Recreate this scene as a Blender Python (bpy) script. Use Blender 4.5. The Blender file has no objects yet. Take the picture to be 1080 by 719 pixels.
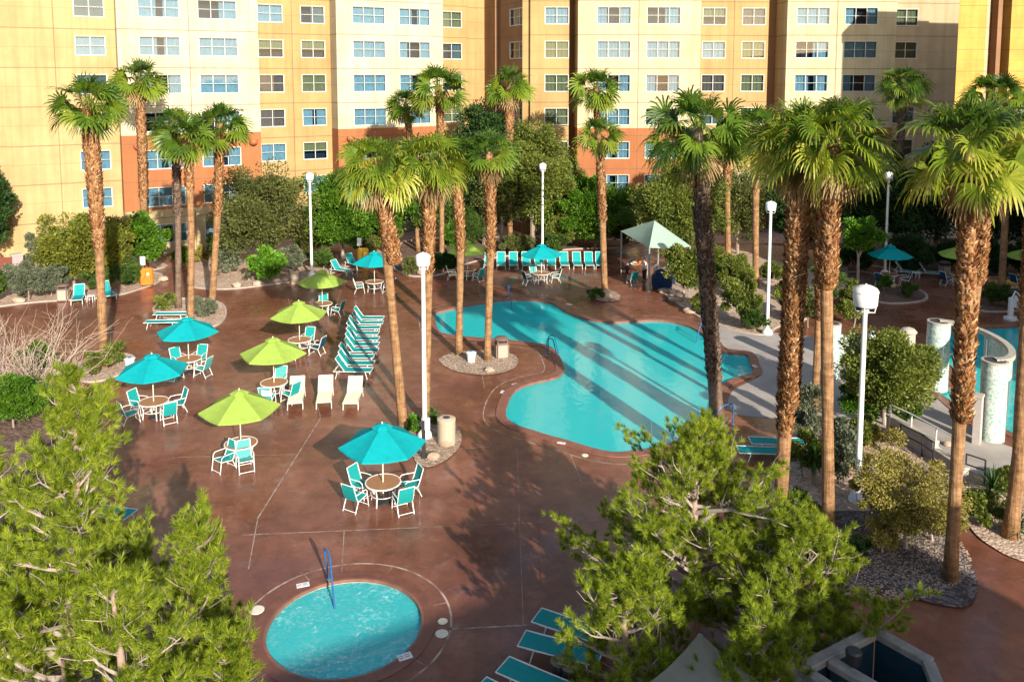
import bpy, math, random
import numpy as np
from mathutils import Vector, Matrix
from mathutils.geometry import tessellate_polygon

R = math.radians
S = bpy.context.scene
COL = S.collection

# ------------------------------------------------------------------ camera, sky, sun, exposure
F, PITCH, CAM_H, HORIZON = 880.0, R(5.5), 14.6, 80.0     # focal length and horizon row in photo pixels (1080 x 719)
ROW0 = HORIZON + F * math.tan(PITCH)                      # row of the lens axis (the lens is shifted down)
cam_data = bpy.data.cameras.new('camera')
cam_data.sensor_width = 36.0
cam_data.lens = F / 1080 * 36.0
cam_data.shift_y = -(359.5 - ROW0) / 1080
cam_data.clip_start, cam_data.clip_end = 0.1, 3000
cam = bpy.data.objects.new('camera', cam_data)
cam.location = (0, 0, CAM_H)
cam.rotation_euler = (R(90) - PITCH, 0, 0)
COL.objects.link(cam)
S.camera = cam

SUN_EL = R(22.0)
SUN_AZ = (0.40, -0.917)                                   # horizontal direction towards the sun
sun_vec = Vector((SUN_AZ[0] * math.cos(SUN_EL), SUN_AZ[1] * math.cos(SUN_EL), math.sin(SUN_EL))).normalized()
world = bpy.data.worlds.new('World')
S.world = world
world.use_nodes = True
wn = world.node_tree
sky = wn.nodes.new('ShaderNodeTexSky')
sky.sky_type = 'NISHITA'
sky.sun_disc = False
sky.sun_elevation = SUN_EL
sky.sun_rotation = math.atan2(sun_vec.x, sun_vec.y)
sky.air_density, sky.dust_density, sky.ozone_density = 1.0, 1.2, 1.0
wn.links.new(sky.outputs[0], wn.nodes['Background'].inputs[0])
wn.nodes['Background'].inputs[1].default_value = 0.118
sl = bpy.data.lights.new('sun', 'SUN')
sl.energy, sl.angle, sl.color = 5.0, R(0.5), (1.0, 0.93, 0.80)
sun = bpy.data.objects.new('sun', sl)
sun.rotation_euler = sun_vec.to_track_quat('Z', 'Y').to_euler()
sun.location = (30, -60, 60)
COL.objects.link(sun)
S.view_settings.view_transform = 'Standard'
S.view_settings.look = 'None'
S.view_settings.exposure = 0.78
S.view_settings.gamma = 1.0
S.view_settings.use_curve_mapping = False
S.render.engine = 'CYCLES'
S.cycles.max_bounces = 7
S.cycles.transparent_max_bounces = 12
S.cycles.diffuse_bounces = 3
S.cycles.glossy_bounces = 3
S.cycles.transmission_bounces = 4
S.cycles.caustics_reflective = False
S.cycles.caustics_refractive = False
S.cycles.sample_clamp_indirect = 6.0
S.cycles.use_denoising = True

# ------------------------------------------------------------------ measuring from the photograph
_f = Vector((0, math.cos(PITCH), -math.sin(PITCH)))
_u = Vector((0, math.sin(PITCH), math.cos(PITCH)))
def ray(px, py):
    return Vector(((px - 540) / F, 0, 0)) - _u * ((py - ROW0) / F) + _f
def G(px, py, z=0.0):
    """point at height z seen at a photo pixel"""
    d = ray(px, py)
    k = (z - CAM_H) / d.z
    return Vector((d.x * k, d.y * k, z))
def W(px, py, Y):
    """point at distance Y in front of the camera seen at a photo pixel"""
    d = ray(px, py)
    k = Y / d.y
    return Vector((d.x * k, Y, CAM_H + d.z * k))
def ppm(Y):
    return F / Y

# ------------------------------------------------------------------ materials
def _nt(name):
    m = bpy.data.materials.new(name)
    m.use_nodes = True
    return m, m.node_tree, m.node_tree.nodes['Principled BSDF']
def _noise(nt, coord, scale, detail=4.0, rough=0.55):
    n = nt.nodes.new('ShaderNodeTexNoise')
    n.inputs['Scale'].default_value = scale
    n.inputs['Detail'].default_value = detail
    n.inputs['Roughness'].default_value = rough
    if coord is not None:
        nt.links.new(coord, n.inputs['Vector'])
    return n.outputs[0]
def _coord(nt, kind='Object'):
    if kind == 'World':
        return nt.nodes.new('ShaderNodeNewGeometry').outputs['Position']
    return nt.nodes.new('ShaderNodeTexCoord').outputs[kind]
def _ramp(nt, fac, stops):
    r = nt.nodes.new('ShaderNodeValToRGB')
    e = r.color_ramp.elements
    while len(e) < len(stops):
        e.new(0.5)
    for i, (p, c) in enumerate(stops):
        e[i].position = p
        e[i].color = (*c, 1)
    nt.links.new(fac, r.inputs[0])
    return r.outputs[0]
def _mix(nt, fac, a, b, blend='MIX'):
    m = nt.nodes.new('ShaderNodeMix')
    m.data_type = 'RGBA'
    m.blend_type = blend
    for v, s in ((fac, m.inputs[0]), (a, m.inputs[6]), (b, m.inputs[7])):
        if isinstance(v, (int, float)):
            s.default_value = v
        elif isinstance(v, tuple):
            s.default_value = (*v, 1)
        else:
            nt.links.new(v, s)
    return m.outputs[2]
def _math(nt, op, a, b=0.0, c=None):
    m = nt.nodes.new('ShaderNodeMath')
    m.operation = op
    for v, s in ((a, m.inputs[0]), (b, m.inputs[1]), (c, m.inputs[2])):
        if v is None:
            continue
        if isinstance(v, (int, float)):
            s.default_value = v
        else:
            nt.links.new(v, s)
    return m.outputs[0]
def _bump(nt, height, bsdf, strength=0.3, dist=0.02):
    b = nt.nodes.new('ShaderNodeBump')
    b.inputs['Strength'].default_value = strength
    b.inputs['Distance'].default_value = dist
    nt.links.new(height, b.inputs['Height'])
    nt.links.new(b.outputs[0], bsdf.inputs['Normal'])

def plain(name, c1, c2=None, scale=6.0, rough=0.55, bump=0.0, metal=0.0, coord='Object', bdist=0.01, contrast=0.25):
    m, nt, b = _nt(name)
    c2 = c2 or tuple(x * 0.8 for x in c1)
    n = _noise(nt, _coord(nt, coord), scale)
    nt.links.new(_ramp(nt, n, [(0.5 - contrast, c2), (0.5 + contrast, c1)]), b.inputs['Base Color'])
    b.inputs['Roughness'].default_value = rough
    b.inputs['Metallic'].default_value = metal
    if bump:
        _bump(nt, n, b, bump, bdist)
    return m

def leafy(name, stops, trans=0.3, rough=0.5, spec=0.35):
    """leaf colour varies from leaf to leaf through the face attribute rnd"""
    m, nt, b = _nt(name)
    a = nt.nodes.new('ShaderNodeAttribute')
    a.attribute_name = 'rnd'
    c = _ramp(nt, a.outputs['Fac'], stops)
    nt.links.new(c, b.inputs['Base Color'])
    b.inputs['Roughness'].default_value = rough
    b.inputs['Specular IOR Level'].default_value = spec
    t = nt.nodes.new('ShaderNodeBsdfTranslucent')
    nt.links.new(c, t.inputs[0])
    mx = nt.nodes.new('ShaderNodeMixShader')
    mx.inputs[0].default_value = trans
    nt.links.new(b.outputs[0], mx.inputs[1])
    nt.links.new(t.outputs[0], mx.inputs[2])
    nt.links.new(mx.outputs[0], nt.nodes['Material Output'].inputs[0])
    return m

def fabric(name, c, trans=0.18, rough=0.75, weave=220.0):
    m, nt, b = _nt(name)
    n = _noise(nt, _coord(nt), 5.0)
    col = _ramp(nt, n, [(0.3, tuple(x * 0.86 for x in c)), (0.7, c)])
    nt.links.new(col, b.inputs['Base Color'])
    b.inputs['Roughness'].default_value = rough
    b.inputs['Specular IOR Level'].default_value = 0.2
    _bump(nt, _noise(nt, _coord(nt), 9.0), b, 0.25, 0.02)
    t = nt.nodes.new('ShaderNodeBsdfTranslucent')
    nt.links.new(col, t.inputs[0])
    mx = nt.nodes.new('ShaderNodeMixShader')
    mx.inputs[0].default_value = trans
    nt.links.new(b.outputs[0], mx.inputs[1])
    nt.links.new(t.outputs[0], mx.inputs[2])
    nt.links.new(mx.outputs[0], nt.nodes['Material Output'].inputs[0])
    return m

FLOOR_H, ROW_Z = 3.035, 1.78        # storey height, centre of the lowest window row
def stucco(name, bands):
    """painted stucco with a shadow joint at each storey; bands = [(bottom z, colour)...]"""
    m, nt, b = _nt(name)
    pos = _coord(nt, 'World')
    sep = nt.nodes.new('ShaderNodeSeparateXYZ')
    nt.links.new(pos, sep.inputs[0])
    z = sep.outputs[2]
    col = bands[0][1]
    for zb, c in bands[1:]:
        col = _mix(nt, _math(nt, 'GREATER_THAN', z, zb), col, c)
    n = _noise(nt, pos, 0.35, 6.0, 0.65)
    dirt = _ramp(nt, n, [(0.28, (0.80, 0.77, 0.72)), (0.62, (1.0, 1.0, 1.0))])
    col = _mix(nt, 1.0, col, dirt, 'MULTIPLY')
    st = nt.nodes.new('ShaderNodeMapping')
    st.inputs['Scale'].default_value = (2.2, 2.2, 0.08)
    nt.links.new(pos, st.inputs['Vector'])
    streak = _ramp(nt, _noise(nt, st.outputs[0], 1.0, 5.0, 0.7), [(0.32, (0.78, 0.74, 0.68)), (0.55, (1, 1, 1))])
    col = _mix(nt, 0.7, col, streak, 'MULTIPLY')
    # joints: strong at the slab, weaker at sill and head level
    ph = _math(nt, 'FRACT', _math(nt, 'DIVIDE', _math(nt, 'ADD', z, 0.0), FLOOR_H))
    j1 = _math(nt, 'LESS_THAN', ph, 0.030)
    ph2 = _math(nt, 'FRACT', _math(nt, 'ADD', _math(nt, 'DIVIDE', z, FLOOR_H), 0.47))
    j2 = _math(nt, 'LESS_THAN', ph2, 0.013)
    j = _math(nt, 'MAXIMUM', j1, j2)
    col = _mix(nt, _math(nt, 'ADD', _math(nt, 'MULTIPLY', j1, 0.62), _math(nt, 'MULTIPLY', j2, 0.35)), col, (0.16, 0.10, 0.06))
    nt.links.new(col, b.inputs['Base Color'])
    b.inputs['Roughness'].default_value = 0.85
    h = _math(nt, 'SUBTRACT', _math(nt, 'MULTIPLY', _noise(nt, pos, 30.0), 0.15), j)
    _bump(nt, h, b, 0.4, 0.02)
    return m

CREAM, TERRA, GOLD, PALE = (0.53, 0.46, 0.32), (0.36, 0.128, 0.044), (0.42, 0.27, 0.11), (0.46, 0.36, 0.19)
M = {}
M['bay'] = stucco('bay_stucco', [(0, PALE), (3.75, TERRA), (9.85, CREAM)])
M['gold'] = stucco('gold_stucco', [(0, GOLD)])
M['gold_light'] = stucco('light_gold_stucco', [(0, (0.455, 0.325, 0.152))])
M['tan'] = stucco('tan_stucco', [(0, (0.46, 0.35, 0.21))])
M['brown_shade_wall'] = stucco('brown_shade_stucco', [(0, (0.26, 0.14, 0.07))])  # brown that paints in the shade of corner and slots; also dark joints
M['tower'] = stucco('tower_stucco', [(0, (0.50, 0.31, 0.065))])
M['bayR'] = stucco('bay_stucco_pale', [(0, PALE), (3.75, TERRA), (9.85, (0.54, 0.45, 0.275))])

M['white_metal'] = plain('white_painted_metal', (0.80, 0.79, 0.75), (0.70, 0.68, 0.63), 9, 0.38)
M['cream_metal'] = plain('cream_painted_metal', (0.80, 0.74, 0.60), (0.70, 0.62, 0.48), 9, 0.42)
M['grey_metal'] = plain('grey_metal', (0.36, 0.38, 0.37), (0.27, 0.29, 0.28), 9, 0.45, metal=0.3)
M['dark_metal'] = plain('dark_metal', (0.035, 0.035, 0.04), (0.02, 0.02, 0.022), 9, 0.45)
M['blue_metal'] = plain('blue_rail', (0.02, 0.13, 0.33), (0.015, 0.09, 0.25), 9, 0.35)
M['steel'] = plain('steel', (0.60, 0.61, 0.62), (0.5, 0.5, 0.5), 9, 0.28, metal=0.85)
M['teal'] = fabric('teal_sling', (0.015, 0.37, 0.36))
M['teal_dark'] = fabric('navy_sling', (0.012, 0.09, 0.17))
M['teal_pale'] = fabric('faded_teal_sling', (0.10, 0.45, 0.43))
M['cream_sling'] = fabric('cream_sling', (0.52, 0.42, 0.27))
M['teal_canopy'] = fabric('teal_canopy', (0.004, 0.42, 0.45), 0.22)
M['lime_canopy'] = fabric('lime_canopy', (0.39, 0.55, 0.095), 0.22)
M['sage_canopy'] = fabric('sage_canopy', (0.42, 0.56, 0.45), 0.15)
M['beige_canopy'] = fabric('beige_canopy', (0.30, 0.265, 0.20), 0.10)
M['tabletop'] = plain('brown_tabletop', (0.40, 0.19, 0.085), (0.30, 0.13, 0.06), 14, 0.45)
M['beige_bin'] = plain('beige_bin', (0.55, 0.44, 0.32), (0.45, 0.35, 0.25), 30, 0.75, 0.3)
M['stone_panel'] = plain('aggregate_panel', (0.52, 0.41, 0.33), (0.33, 0.24, 0.19), 60, 0.85, 0.4)
M['brown_lid'] = plain('brown_lid', (0.20, 0.13, 0.10), (0.14, 0.09, 0.07), 20, 0.5)
M['plastic_white'] = plain('white_plastic', (0.78, 0.78, 0.78), (0.68, 0.69, 0.7), 12, 0.4)
M['orange'] = plain('orange_plastic', (0.85, 0.22, 0.015), (0.75, 0.16, 0.01), 8, 0.5)
M['yellow'] = plain('yellow_plastic', (0.82, 0.48, 0.02), (0.7, 0.36, 0.01), 8, 0.5)
M['red'] = plain('red_paint', (0.55, 0.04, 0.03), None, 8, 0.5)
M['ink'] = plain('dark_print', (0.05, 0.05, 0.06), None, 8, 0.6)
M['navy'] = fabric('navy_cloth', (0.012, 0.035, 0.10), 0.0)
M['skin'] = plain('skin', (0.50, 0.29, 0.20), (0.45, 0.25, 0.17), 12, 0.5)
M['hair'] = plain('dark_hair', (0.03, 0.02, 0.015), None, 40, 0.6)
M['grey_hair'] = plain('grey_hair', (0.35, 0.32, 0.30), None, 40, 0.6)
M['shirt_white'] = fabric('white_shirt', (0.75, 0.73, 0.70), 0.0)
M['shirt_grey'] = fabric('grey_shirt', (0.27, 0.24, 0.24), 0.0)
M['trousers'] = fabric('dark_trousers', (0.025, 0.03, 0.05), 0.0)
M['globe'] = plain('lamp_globe', (0.82, 0.82, 0.83), (0.76, 0.76, 0.78), 4, 0.3)
M['wall_stucco'] = plain('garden_wall_stucco', (0.48, 0.43, 0.40), (0.38, 0.33, 0.30), 5, 0.85, 0.2)
M['mauve_wall'] = plain('mauve_stucco', (0.45, 0.34, 0.33), (0.37, 0.27, 0.27), 5, 0.85, 0.2)
M['cap_stone'] = plain('cap_stone', (0.50, 0.45, 0.37), (0.33, 0.29, 0.24), 7, 0.8, 0.2)
M['cap_grey'] = plain('mottled_grey_cap', (0.32, 0.29, 0.25), (0.18, 0.165, 0.15), 5, 0.85, 0.3)  # darker, mottled version of the cap stone
M['dark_tile'] = plain('dark_blue_tile', (0.012, 0.035, 0.05), (0.02, 0.05, 0.07), 5, 0.25)
M['rail_brown'] = plain('brown_gate', (0.20, 0.05, 0.03), None, 5, 0.6)
M['rock'] = plain('tan_boulder', (0.50, 0.38, 0.28), (0.30, 0.21, 0.15), 4, 0.9, 0.6, bdist=0.05)
M['bark'] = plain('grey_bark', (0.34, 0.27, 0.21), (0.19, 0.14, 0.10), 18, 0.9, 0.6)
M['bark_pale'] = plain('pale_bark', (0.46, 0.38, 0.32), (0.28, 0.21, 0.165), 14, 0.9, 0.6)
M['bark_pine'] = plain('pine_bark', (0.42, 0.27, 0.20), (0.26, 0.18, 0.14), 14, 0.9, 0.6)
M['twig'] = plain('dry_twigs', (0.50, 0.38, 0.30), (0.34, 0.25, 0.20), 14, 0.9)
M['towel'] = fabric('white_towel', (0.78, 0.78, 0.76), 0.0)

# window parts
def glass_mat():
    m, nt, b = _nt('window_glass')
    nt.nodes.remove(b)
    tr = nt.nodes.new('ShaderNodeBsdfTransparent')
    tr.inputs[0].default_value = (0.52, 0.72, 0.84, 1)
    gl = nt.nodes.new('ShaderNodeBsdfGlossy')
    gl.inputs['Roughness'].default_value = 0.02
    fr = nt.nodes.new('ShaderNodeFresnel')
    fr.inputs[0].default_value = 1.75
    mx = nt.nodes.new('ShaderNodeMixShader')
    nt.links.new(fr.outputs[0], mx.inputs[0])
    nt.links.new(tr.outputs[0], mx.inputs[1])
    nt.links.new(gl.outputs[0], mx.inputs[2])
    nt.links.new(mx.outputs[0], nt.nodes['Material Output'].inputs[0])
    return m
M['glass'] = glass_mat()
M['curtain'] = plain('sheer_curtain', (0.40, 0.46, 0.47), (0.27, 0.33, 0.35), 3, 0.9)
M['blind_tan'] = plain('tan_blind', (0.36, 0.25, 0.10), (0.30, 0.20, 0.08), 3, 0.9)
M['blind_brown'] = plain('brown_blind', (0.27, 0.14, 0.10), (0.22, 0.11, 0.08), 3, 0.9)
M['blind_slate'] = plain('slate_blind', (0.22, 0.20, 0.18), (0.16, 0.15, 0.14), 3, 0.9)
M['room_darkness'] = plain('painted_room_darkness', (0.018, 0.028, 0.05), None, 1, 0.9)
M['window_frame'] = plain('window_frame_white', (0.60, 0.58, 0.52), (0.52, 0.50, 0.45), 3, 0.5)
M['roof'] = plain('roof_gravel', (0.35, 0.31, 0.27), None, 10, 0.9)

# ground
def deck_mat():
    m, nt, b = _nt('brown_stained_concrete')
    pos = _coord(nt, 'World')
    n1 = _noise(nt, pos, 0.23, 7.0, 0.62)
    n2 = _noise(nt, pos, 1.7, 6.0, 0.7)
    n3 = _noise(nt, pos, 14.0, 4.0, 0.7)
    c = _ramp(nt, n1, [(0.30, (0.145, 0.052, 0.030)), (0.50, (0.225, 0.084, 0.050)), (0.68, (0.31, 0.128, 0.080))])
    c = _mix(nt, 0.7, c, _ramp(nt, n2, [(0.30, (0.45, 0.42, 0.40)), (0.62, (1, 1, 1))]), 'MULTIPLY')
    c = _mix(nt, 0.35, c, _ramp(nt, n3, [(0.35, (0.70, 0.68, 0.66)), (0.60, (1, 1, 1))]), 'MULTIPLY')
    wear = _ramp(nt, _noise(nt, pos, 0.9, 8.0, 0.75), [(0.54, (0, 0, 0)), (0.74, (1, 1, 1))])
    c = _mix(nt, _math(nt, 'MULTIPLY', wear, 0.45), c, (0.38, 0.25, 0.20))
    nt.links.new(c, b.inputs['Base Color'])
    r = _ramp(nt, _noise(nt, pos, 0.35, 5.0, 0.6), [(0.36, (0.12, 0.12, 0.12)), (0.62, (0.44, 0.44, 0.44))])
    nt.links.new(r, b.inputs['Roughness'])
    b.inputs['Specular IOR Level'].default_value = 0.4
    _bump(nt, _math(nt, 'ADD', n3, _math(nt, 'MULTIPLY', n2, 0.6)), b, 0.20, 0.012)
    return m
M['deck'] = deck_mat()
M['coping'] = plain('red_coping', (0.30, 0.125, 0.082), (0.17, 0.07, 0.048), 3.0, 0.5, 0.15, coord='World', bdist=0.006)
M['joint'] = plain('pale_joint', (0.48, 0.37, 0.31), (0.22, 0.13, 0.10), 2.5, 0.8, coord='World', contrast=0.12)
M['concrete'] = plain('grey_concrete', (0.44, 0.39, 0.35), (0.30, 0.26, 0.235), 0.9, 0.75, 0.2, coord='World', bdist=0.006)
M['kerb'] = plain('kerb_concrete', (0.52, 0.42, 0.35), (0.38, 0.29, 0.24), 3.0, 0.85, 0.2, coord='World')
def granular(name, c1, c2, c3, scale):
    m, nt, b = _nt(name)
    pos = _coord(nt, 'World')
    v = nt.nodes.new('ShaderNodeTexVoronoi')
    v.inputs['Scale'].default_value = scale
    nt.links.new(pos, v.inputs['Vector'])
    sep = nt.nodes.new('ShaderNodeSeparateColor')
    nt.links.new(v.outputs['Color'], sep.inputs[0])
    c = _ramp(nt, sep.outputs[0], [(0.1, c1), (0.5, c2), (0.9, c3)])
    c = _mix(nt, 0.6, c, _ramp(nt, _noise(nt, pos, 0.7, 6.0, 0.7), [(0.32, (0.55, 0.50, 0.47)), (0.6, (1, 1, 1))]), 'MULTIPLY')
    nt.links.new(c, b.inputs['Base Color'])
    b.inputs['Roughness'].default_value = 0.95
    _bump(nt, _math(nt, 'SUBTRACT', 1.0, v.outputs['Distance']), b, 0.8, 0.04)
    return m
M['granite'] = granular('decomposed_granite', (0.38, 0.25, 0.18), (0.52, 0.37, 0.27), (0.62, 0.47, 0.36), 9.0)
M['gravel'] = granular('grey_gravel', (0.05, 0.043, 0.045), (0.11, 0.09, 0.09), (0.21, 0.175, 0.165), 11.0)
M['pea'] = granular('tan_pea_gravel', (0.24, 0.16, 0.11), (0.38, 0.27, 0.19), (0.52, 0.40, 0.30), 12.0)
M['mulch'] = granular('dark_mulch', (0.09, 0.05, 0.035), (0.15, 0.085, 0.06), (0.22, 0.14, 0.10), 9.0)
M['spa_plaster'] = plain('spa_plaster', (0.86, 0.93, 0.88), (0.74, 0.88, 0.84), 3.0, 0.6, coord='World')
M['spa_coping'] = plain('spa_coping', (0.22, 0.082, 0.052), (0.13, 0.048, 0.032), 3.0, 0.45, 0.15, coord='World', bdist=0.006)
M['plaster'] = plain('pool_plaster', (0.80, 0.90, 0.90), (0.72, 0.87, 0.88), 0.5, 0.7, coord='World')
M['tile_band'] = plain('waterline_tile', (0.08, 0.30, 0.36), (0.04, 0.18, 0.24), 12, 0.3, coord='World')

def water_mat(name, tint, ripple, scale, foam=0.0, murk=(0.05, 0.85, 0.86), cloud=0.56):
    m, nt, b = _nt(name)
    pos = _coord(nt, 'World')
    n = _math(nt, 'ADD', _noise(nt, pos, scale, 3.0, 0.55), _math(nt, 'MULTIPLY', _noise(nt, pos, scale * 0.2, 2.0, 0.5), 1.4))
    bp = nt.nodes.new('ShaderNodeBump')
    bp.inputs['Strength'].default_value = ripple
    bp.inputs['Distance'].default_value = 0.05
    nt.links.new(n, bp.inputs['Height'])
    tr = nt.nodes.new('ShaderNodeBsdfTransparent')
    tr.inputs[0].default_value = (*tint, 1)
    gl = nt.nodes.new('ShaderNodeBsdfGlossy')
    gl.inputs['Roughness'].default_value = 0.02
    nt.links.new(bp.outputs[0], gl.inputs['Normal'])
    fr = nt.nodes.new('ShaderNodeFresnel')
    fr.inputs[0].default_value = 1.46
    nt.links.new(bp.outputs[0], fr.inputs['Normal'])
    df = nt.nodes.new('ShaderNodeBsdfDiffuse')          # light scattered back by the water itself
    df.inputs[0].default_value = (*murk, 1)
    body = nt.nodes.new('ShaderNodeMixShader')
    body.inputs[0].default_value = cloud
    nt.links.new(tr.outputs[0], body.inputs[1])
    nt.links.new(df.outputs[0], body.inputs[2])
    mx = nt.nodes.new('ShaderNodeMixShader')
    nt.links.new(fr.outputs[0], mx.inputs[0])
    nt.links.new(body.outputs[0], mx.inputs[1])
    nt.links.new(gl.outputs[0], mx.inputs[2])
    out = mx.outputs[0]
    if foam:
        b.inputs['Base Color'].default_value = (0.55, 0.83, 0.83, 1)
        b.inputs['Roughness'].default_value = 0.5
        nt.links.new(bp.outputs[0], b.inputs['Normal'])
        fm = _ramp(nt, _noise(nt, pos, 7.5, 7.0, 0.75), [(0.50, (0, 0, 0)), (0.70, (1, 1, 1))])
        m2 = nt.nodes.new('ShaderNodeMixShader')
        gather = _ramp(nt, _noise(nt, pos, 0.9, 3.0, 0.5), [(0.42, (0.05, 0.05, 0.05)), (0.66, (1, 1, 1))])
        nt.links.new(_math(nt, 'MULTIPLY', _math(nt, 'MULTIPLY', fm, gather), foam), m2.inputs[0])
        nt.links.new(out, m2.inputs[1])
        nt.links.new(b.outputs[0], m2.inputs[2])
        out = m2.outputs[0]
    else:
        nt.nodes.remove(b)
    nt.links.new(out, nt.nodes['Material Output'].inputs[0])
    return m
M['water'] = water_mat('pool_water', (0.36, 0.95, 0.95), 0.22, 2.6)
M['spa_water'] = water_mat('spa_water', (0.46, 0.96, 0.95), 1.5, 4.5, 0.85, (0.08, 0.88, 0.90), 0.48)

def mosaic_mat():
    m, nt, b = _nt('mint_mosaic')
    v = nt.nodes.new('ShaderNodeTexVoronoi')
    v.inputs['Scale'].default_value = 16.0
    nt.links.new(_coord(nt), v.inputs['Vector'])
    sep = nt.nodes.new('ShaderNodeSeparateColor')
    nt.links.new(v.outputs['Color'], sep.inputs[0])
    c = _ramp(nt, sep.outputs[0], [(0.0, (0.16, 0.33, 0.27)), (0.25, (0.36, 0.50, 0.45)), (0.5, (0.52, 0.57, 0.52)), (1.0, (0.60, 0.62, 0.58))])
    nt.links.new(c, b.inputs['Base Color'])
    b.inputs['Roughness'].default_value = 0.3
    return m
M['mosaic'] = mosaic_mat()

# plants
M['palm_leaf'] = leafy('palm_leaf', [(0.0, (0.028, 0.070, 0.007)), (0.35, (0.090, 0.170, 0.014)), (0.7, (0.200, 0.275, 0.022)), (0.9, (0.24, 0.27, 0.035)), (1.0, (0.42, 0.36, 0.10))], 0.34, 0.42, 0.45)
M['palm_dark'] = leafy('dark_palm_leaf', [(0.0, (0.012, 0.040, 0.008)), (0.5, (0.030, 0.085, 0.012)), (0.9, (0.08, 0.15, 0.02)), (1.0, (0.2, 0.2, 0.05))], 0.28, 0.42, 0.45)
M['palm_bright'] = leafy('sun_tinted_palm_leaf', [(0.0, (0.042, 0.090, 0.010)), (0.35, (0.14, 0.215, 0.016)), (0.7, (0.31, 0.35, 0.028)), (0.9, (0.48, 0.45, 0.06)), (1.0, (0.66, 0.53, 0.16))], 0.36, 0.42, 0.45)  # sunlight on the near crowns put into the leaf colour, besides straw tips
M['palm_dead'] = leafy('dead_palm_leaf', [(0.0, (0.15, 0.08, 0.035)), (1.0, (0.40, 0.27, 0.12))], 0.2, 0.7)
M['boots'] = leafy('palm_leaf_bases', [(0.0, (0.075, 0.026, 0.012)), (0.45, (0.20, 0.080, 0.028)), (0.8, (0.37, 0.185, 0.068)), (1.0, (0.62, 0.45, 0.27))], 0.0, 0.85, 0.1)
M['boots_dark'] = leafy('dark_leaf_bases', [(0.0, (0.04, 0.025, 0.02)), (0.6, (0.11, 0.07, 0.05)), (1.0, (0.30, 0.24, 0.19))], 0.0, 0.85, 0.1)
def trunk_mat(name, c1, c2, c3):
    m, nt, b = _nt(name)
    co = _coord(nt)
    mp = nt.nodes.new('ShaderNodeMapping')
    mp.inputs['Scale'].default_value = (1.6, 1.6, 3.6)
    nt.links.new(co, mp.inputs['Vector'])
    n = _noise(nt, mp.outputs[0], 1.6, 5.0, 0.65)
    mp2 = nt.nodes.new('ShaderNodeMapping')
    mp2.inputs['Scale'].default_value = (9.0, 9.0, 0.7)
    nt.links.new(co, mp2.inputs['Vector'])
    n2 = _noise(nt, mp2.outputs[0], 1.5, 4.0, 0.6)
    c = _ramp(nt, n, [(0.3, c1), (0.5, c2), (0.7, c3)])
    c = _mix(nt, 0.75, c, _ramp(nt, n2, [(0.34, (0.50, 0.42, 0.36)), (0.58, (1, 1, 1))]), 'MULTIPLY')
    nt.links.new(c, b.inputs['Base Color'])
    b.inputs['Roughness'].default_value = 0.9
    _bump(nt, _math(nt, 'ADD', n, n2), b, 0.8, 0.04)
    return m
M['palm_trunk'] = trunk_mat('palm_trunk', (0.15, 0.075, 0.034), (0.31, 0.165, 0.072), (0.43, 0.26, 0.125))
M['palm_trunk_dark'] = trunk_mat('dark_palm_trunk', (0.10, 0.065, 0.045), (0.17, 0.11, 0.075), (0.26, 0.18, 0.13))
def lf(name, a, b, c, trans=0.3):
    M[name] = leafy(name, [(0.0, a), (0.5, b), (1.0, c)], trans)
lf('pine', (0.080, 0.130, 0.012), (0.31, 0.395, 0.026), (0.64, 0.66, 0.07), 0.5)
lf('olive', (0.055, 0.070, 0.018), (0.145, 0.160, 0.040), (0.32, 0.30, 0.10))
lf('olive_yellow', (0.075, 0.095, 0.012), (0.20, 0.215, 0.025), (0.38, 0.35, 0.06))
lf('bright', (0.030, 0.085, 0.006), (0.095, 0.205, 0.012), (0.23, 0.37, 0.03))
lf('lime', (0.06, 0.15, 0.010), (0.13, 0.30, 0.020), (0.26, 0.42, 0.04))
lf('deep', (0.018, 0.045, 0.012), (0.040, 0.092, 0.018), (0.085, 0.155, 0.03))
lf('grey_leaf', (0.09, 0.115, 0.07), (0.18, 0.20, 0.12), (0.31, 0.31, 0.20))
lf('willow', (0.06, 0.09, 0.014), (0.19, 0.225, 0.035), (0.38, 0.37, 0.09))
lf('khaki', (0.15, 0.13, 0.03), (0.34, 0.29, 0.06), (0.52, 0.44, 0.13))
lf('mid', (0.03, 0.065, 0.012), (0.09, 0.155, 0.025), (0.20, 0.26, 0.05))
M['yellow_flower'] = leafy('yellow_flower', [(0.0, (0.6, 0.35, 0.01)), (1.0, (0.85, 0.6, 0.03))], 0.2)

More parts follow.
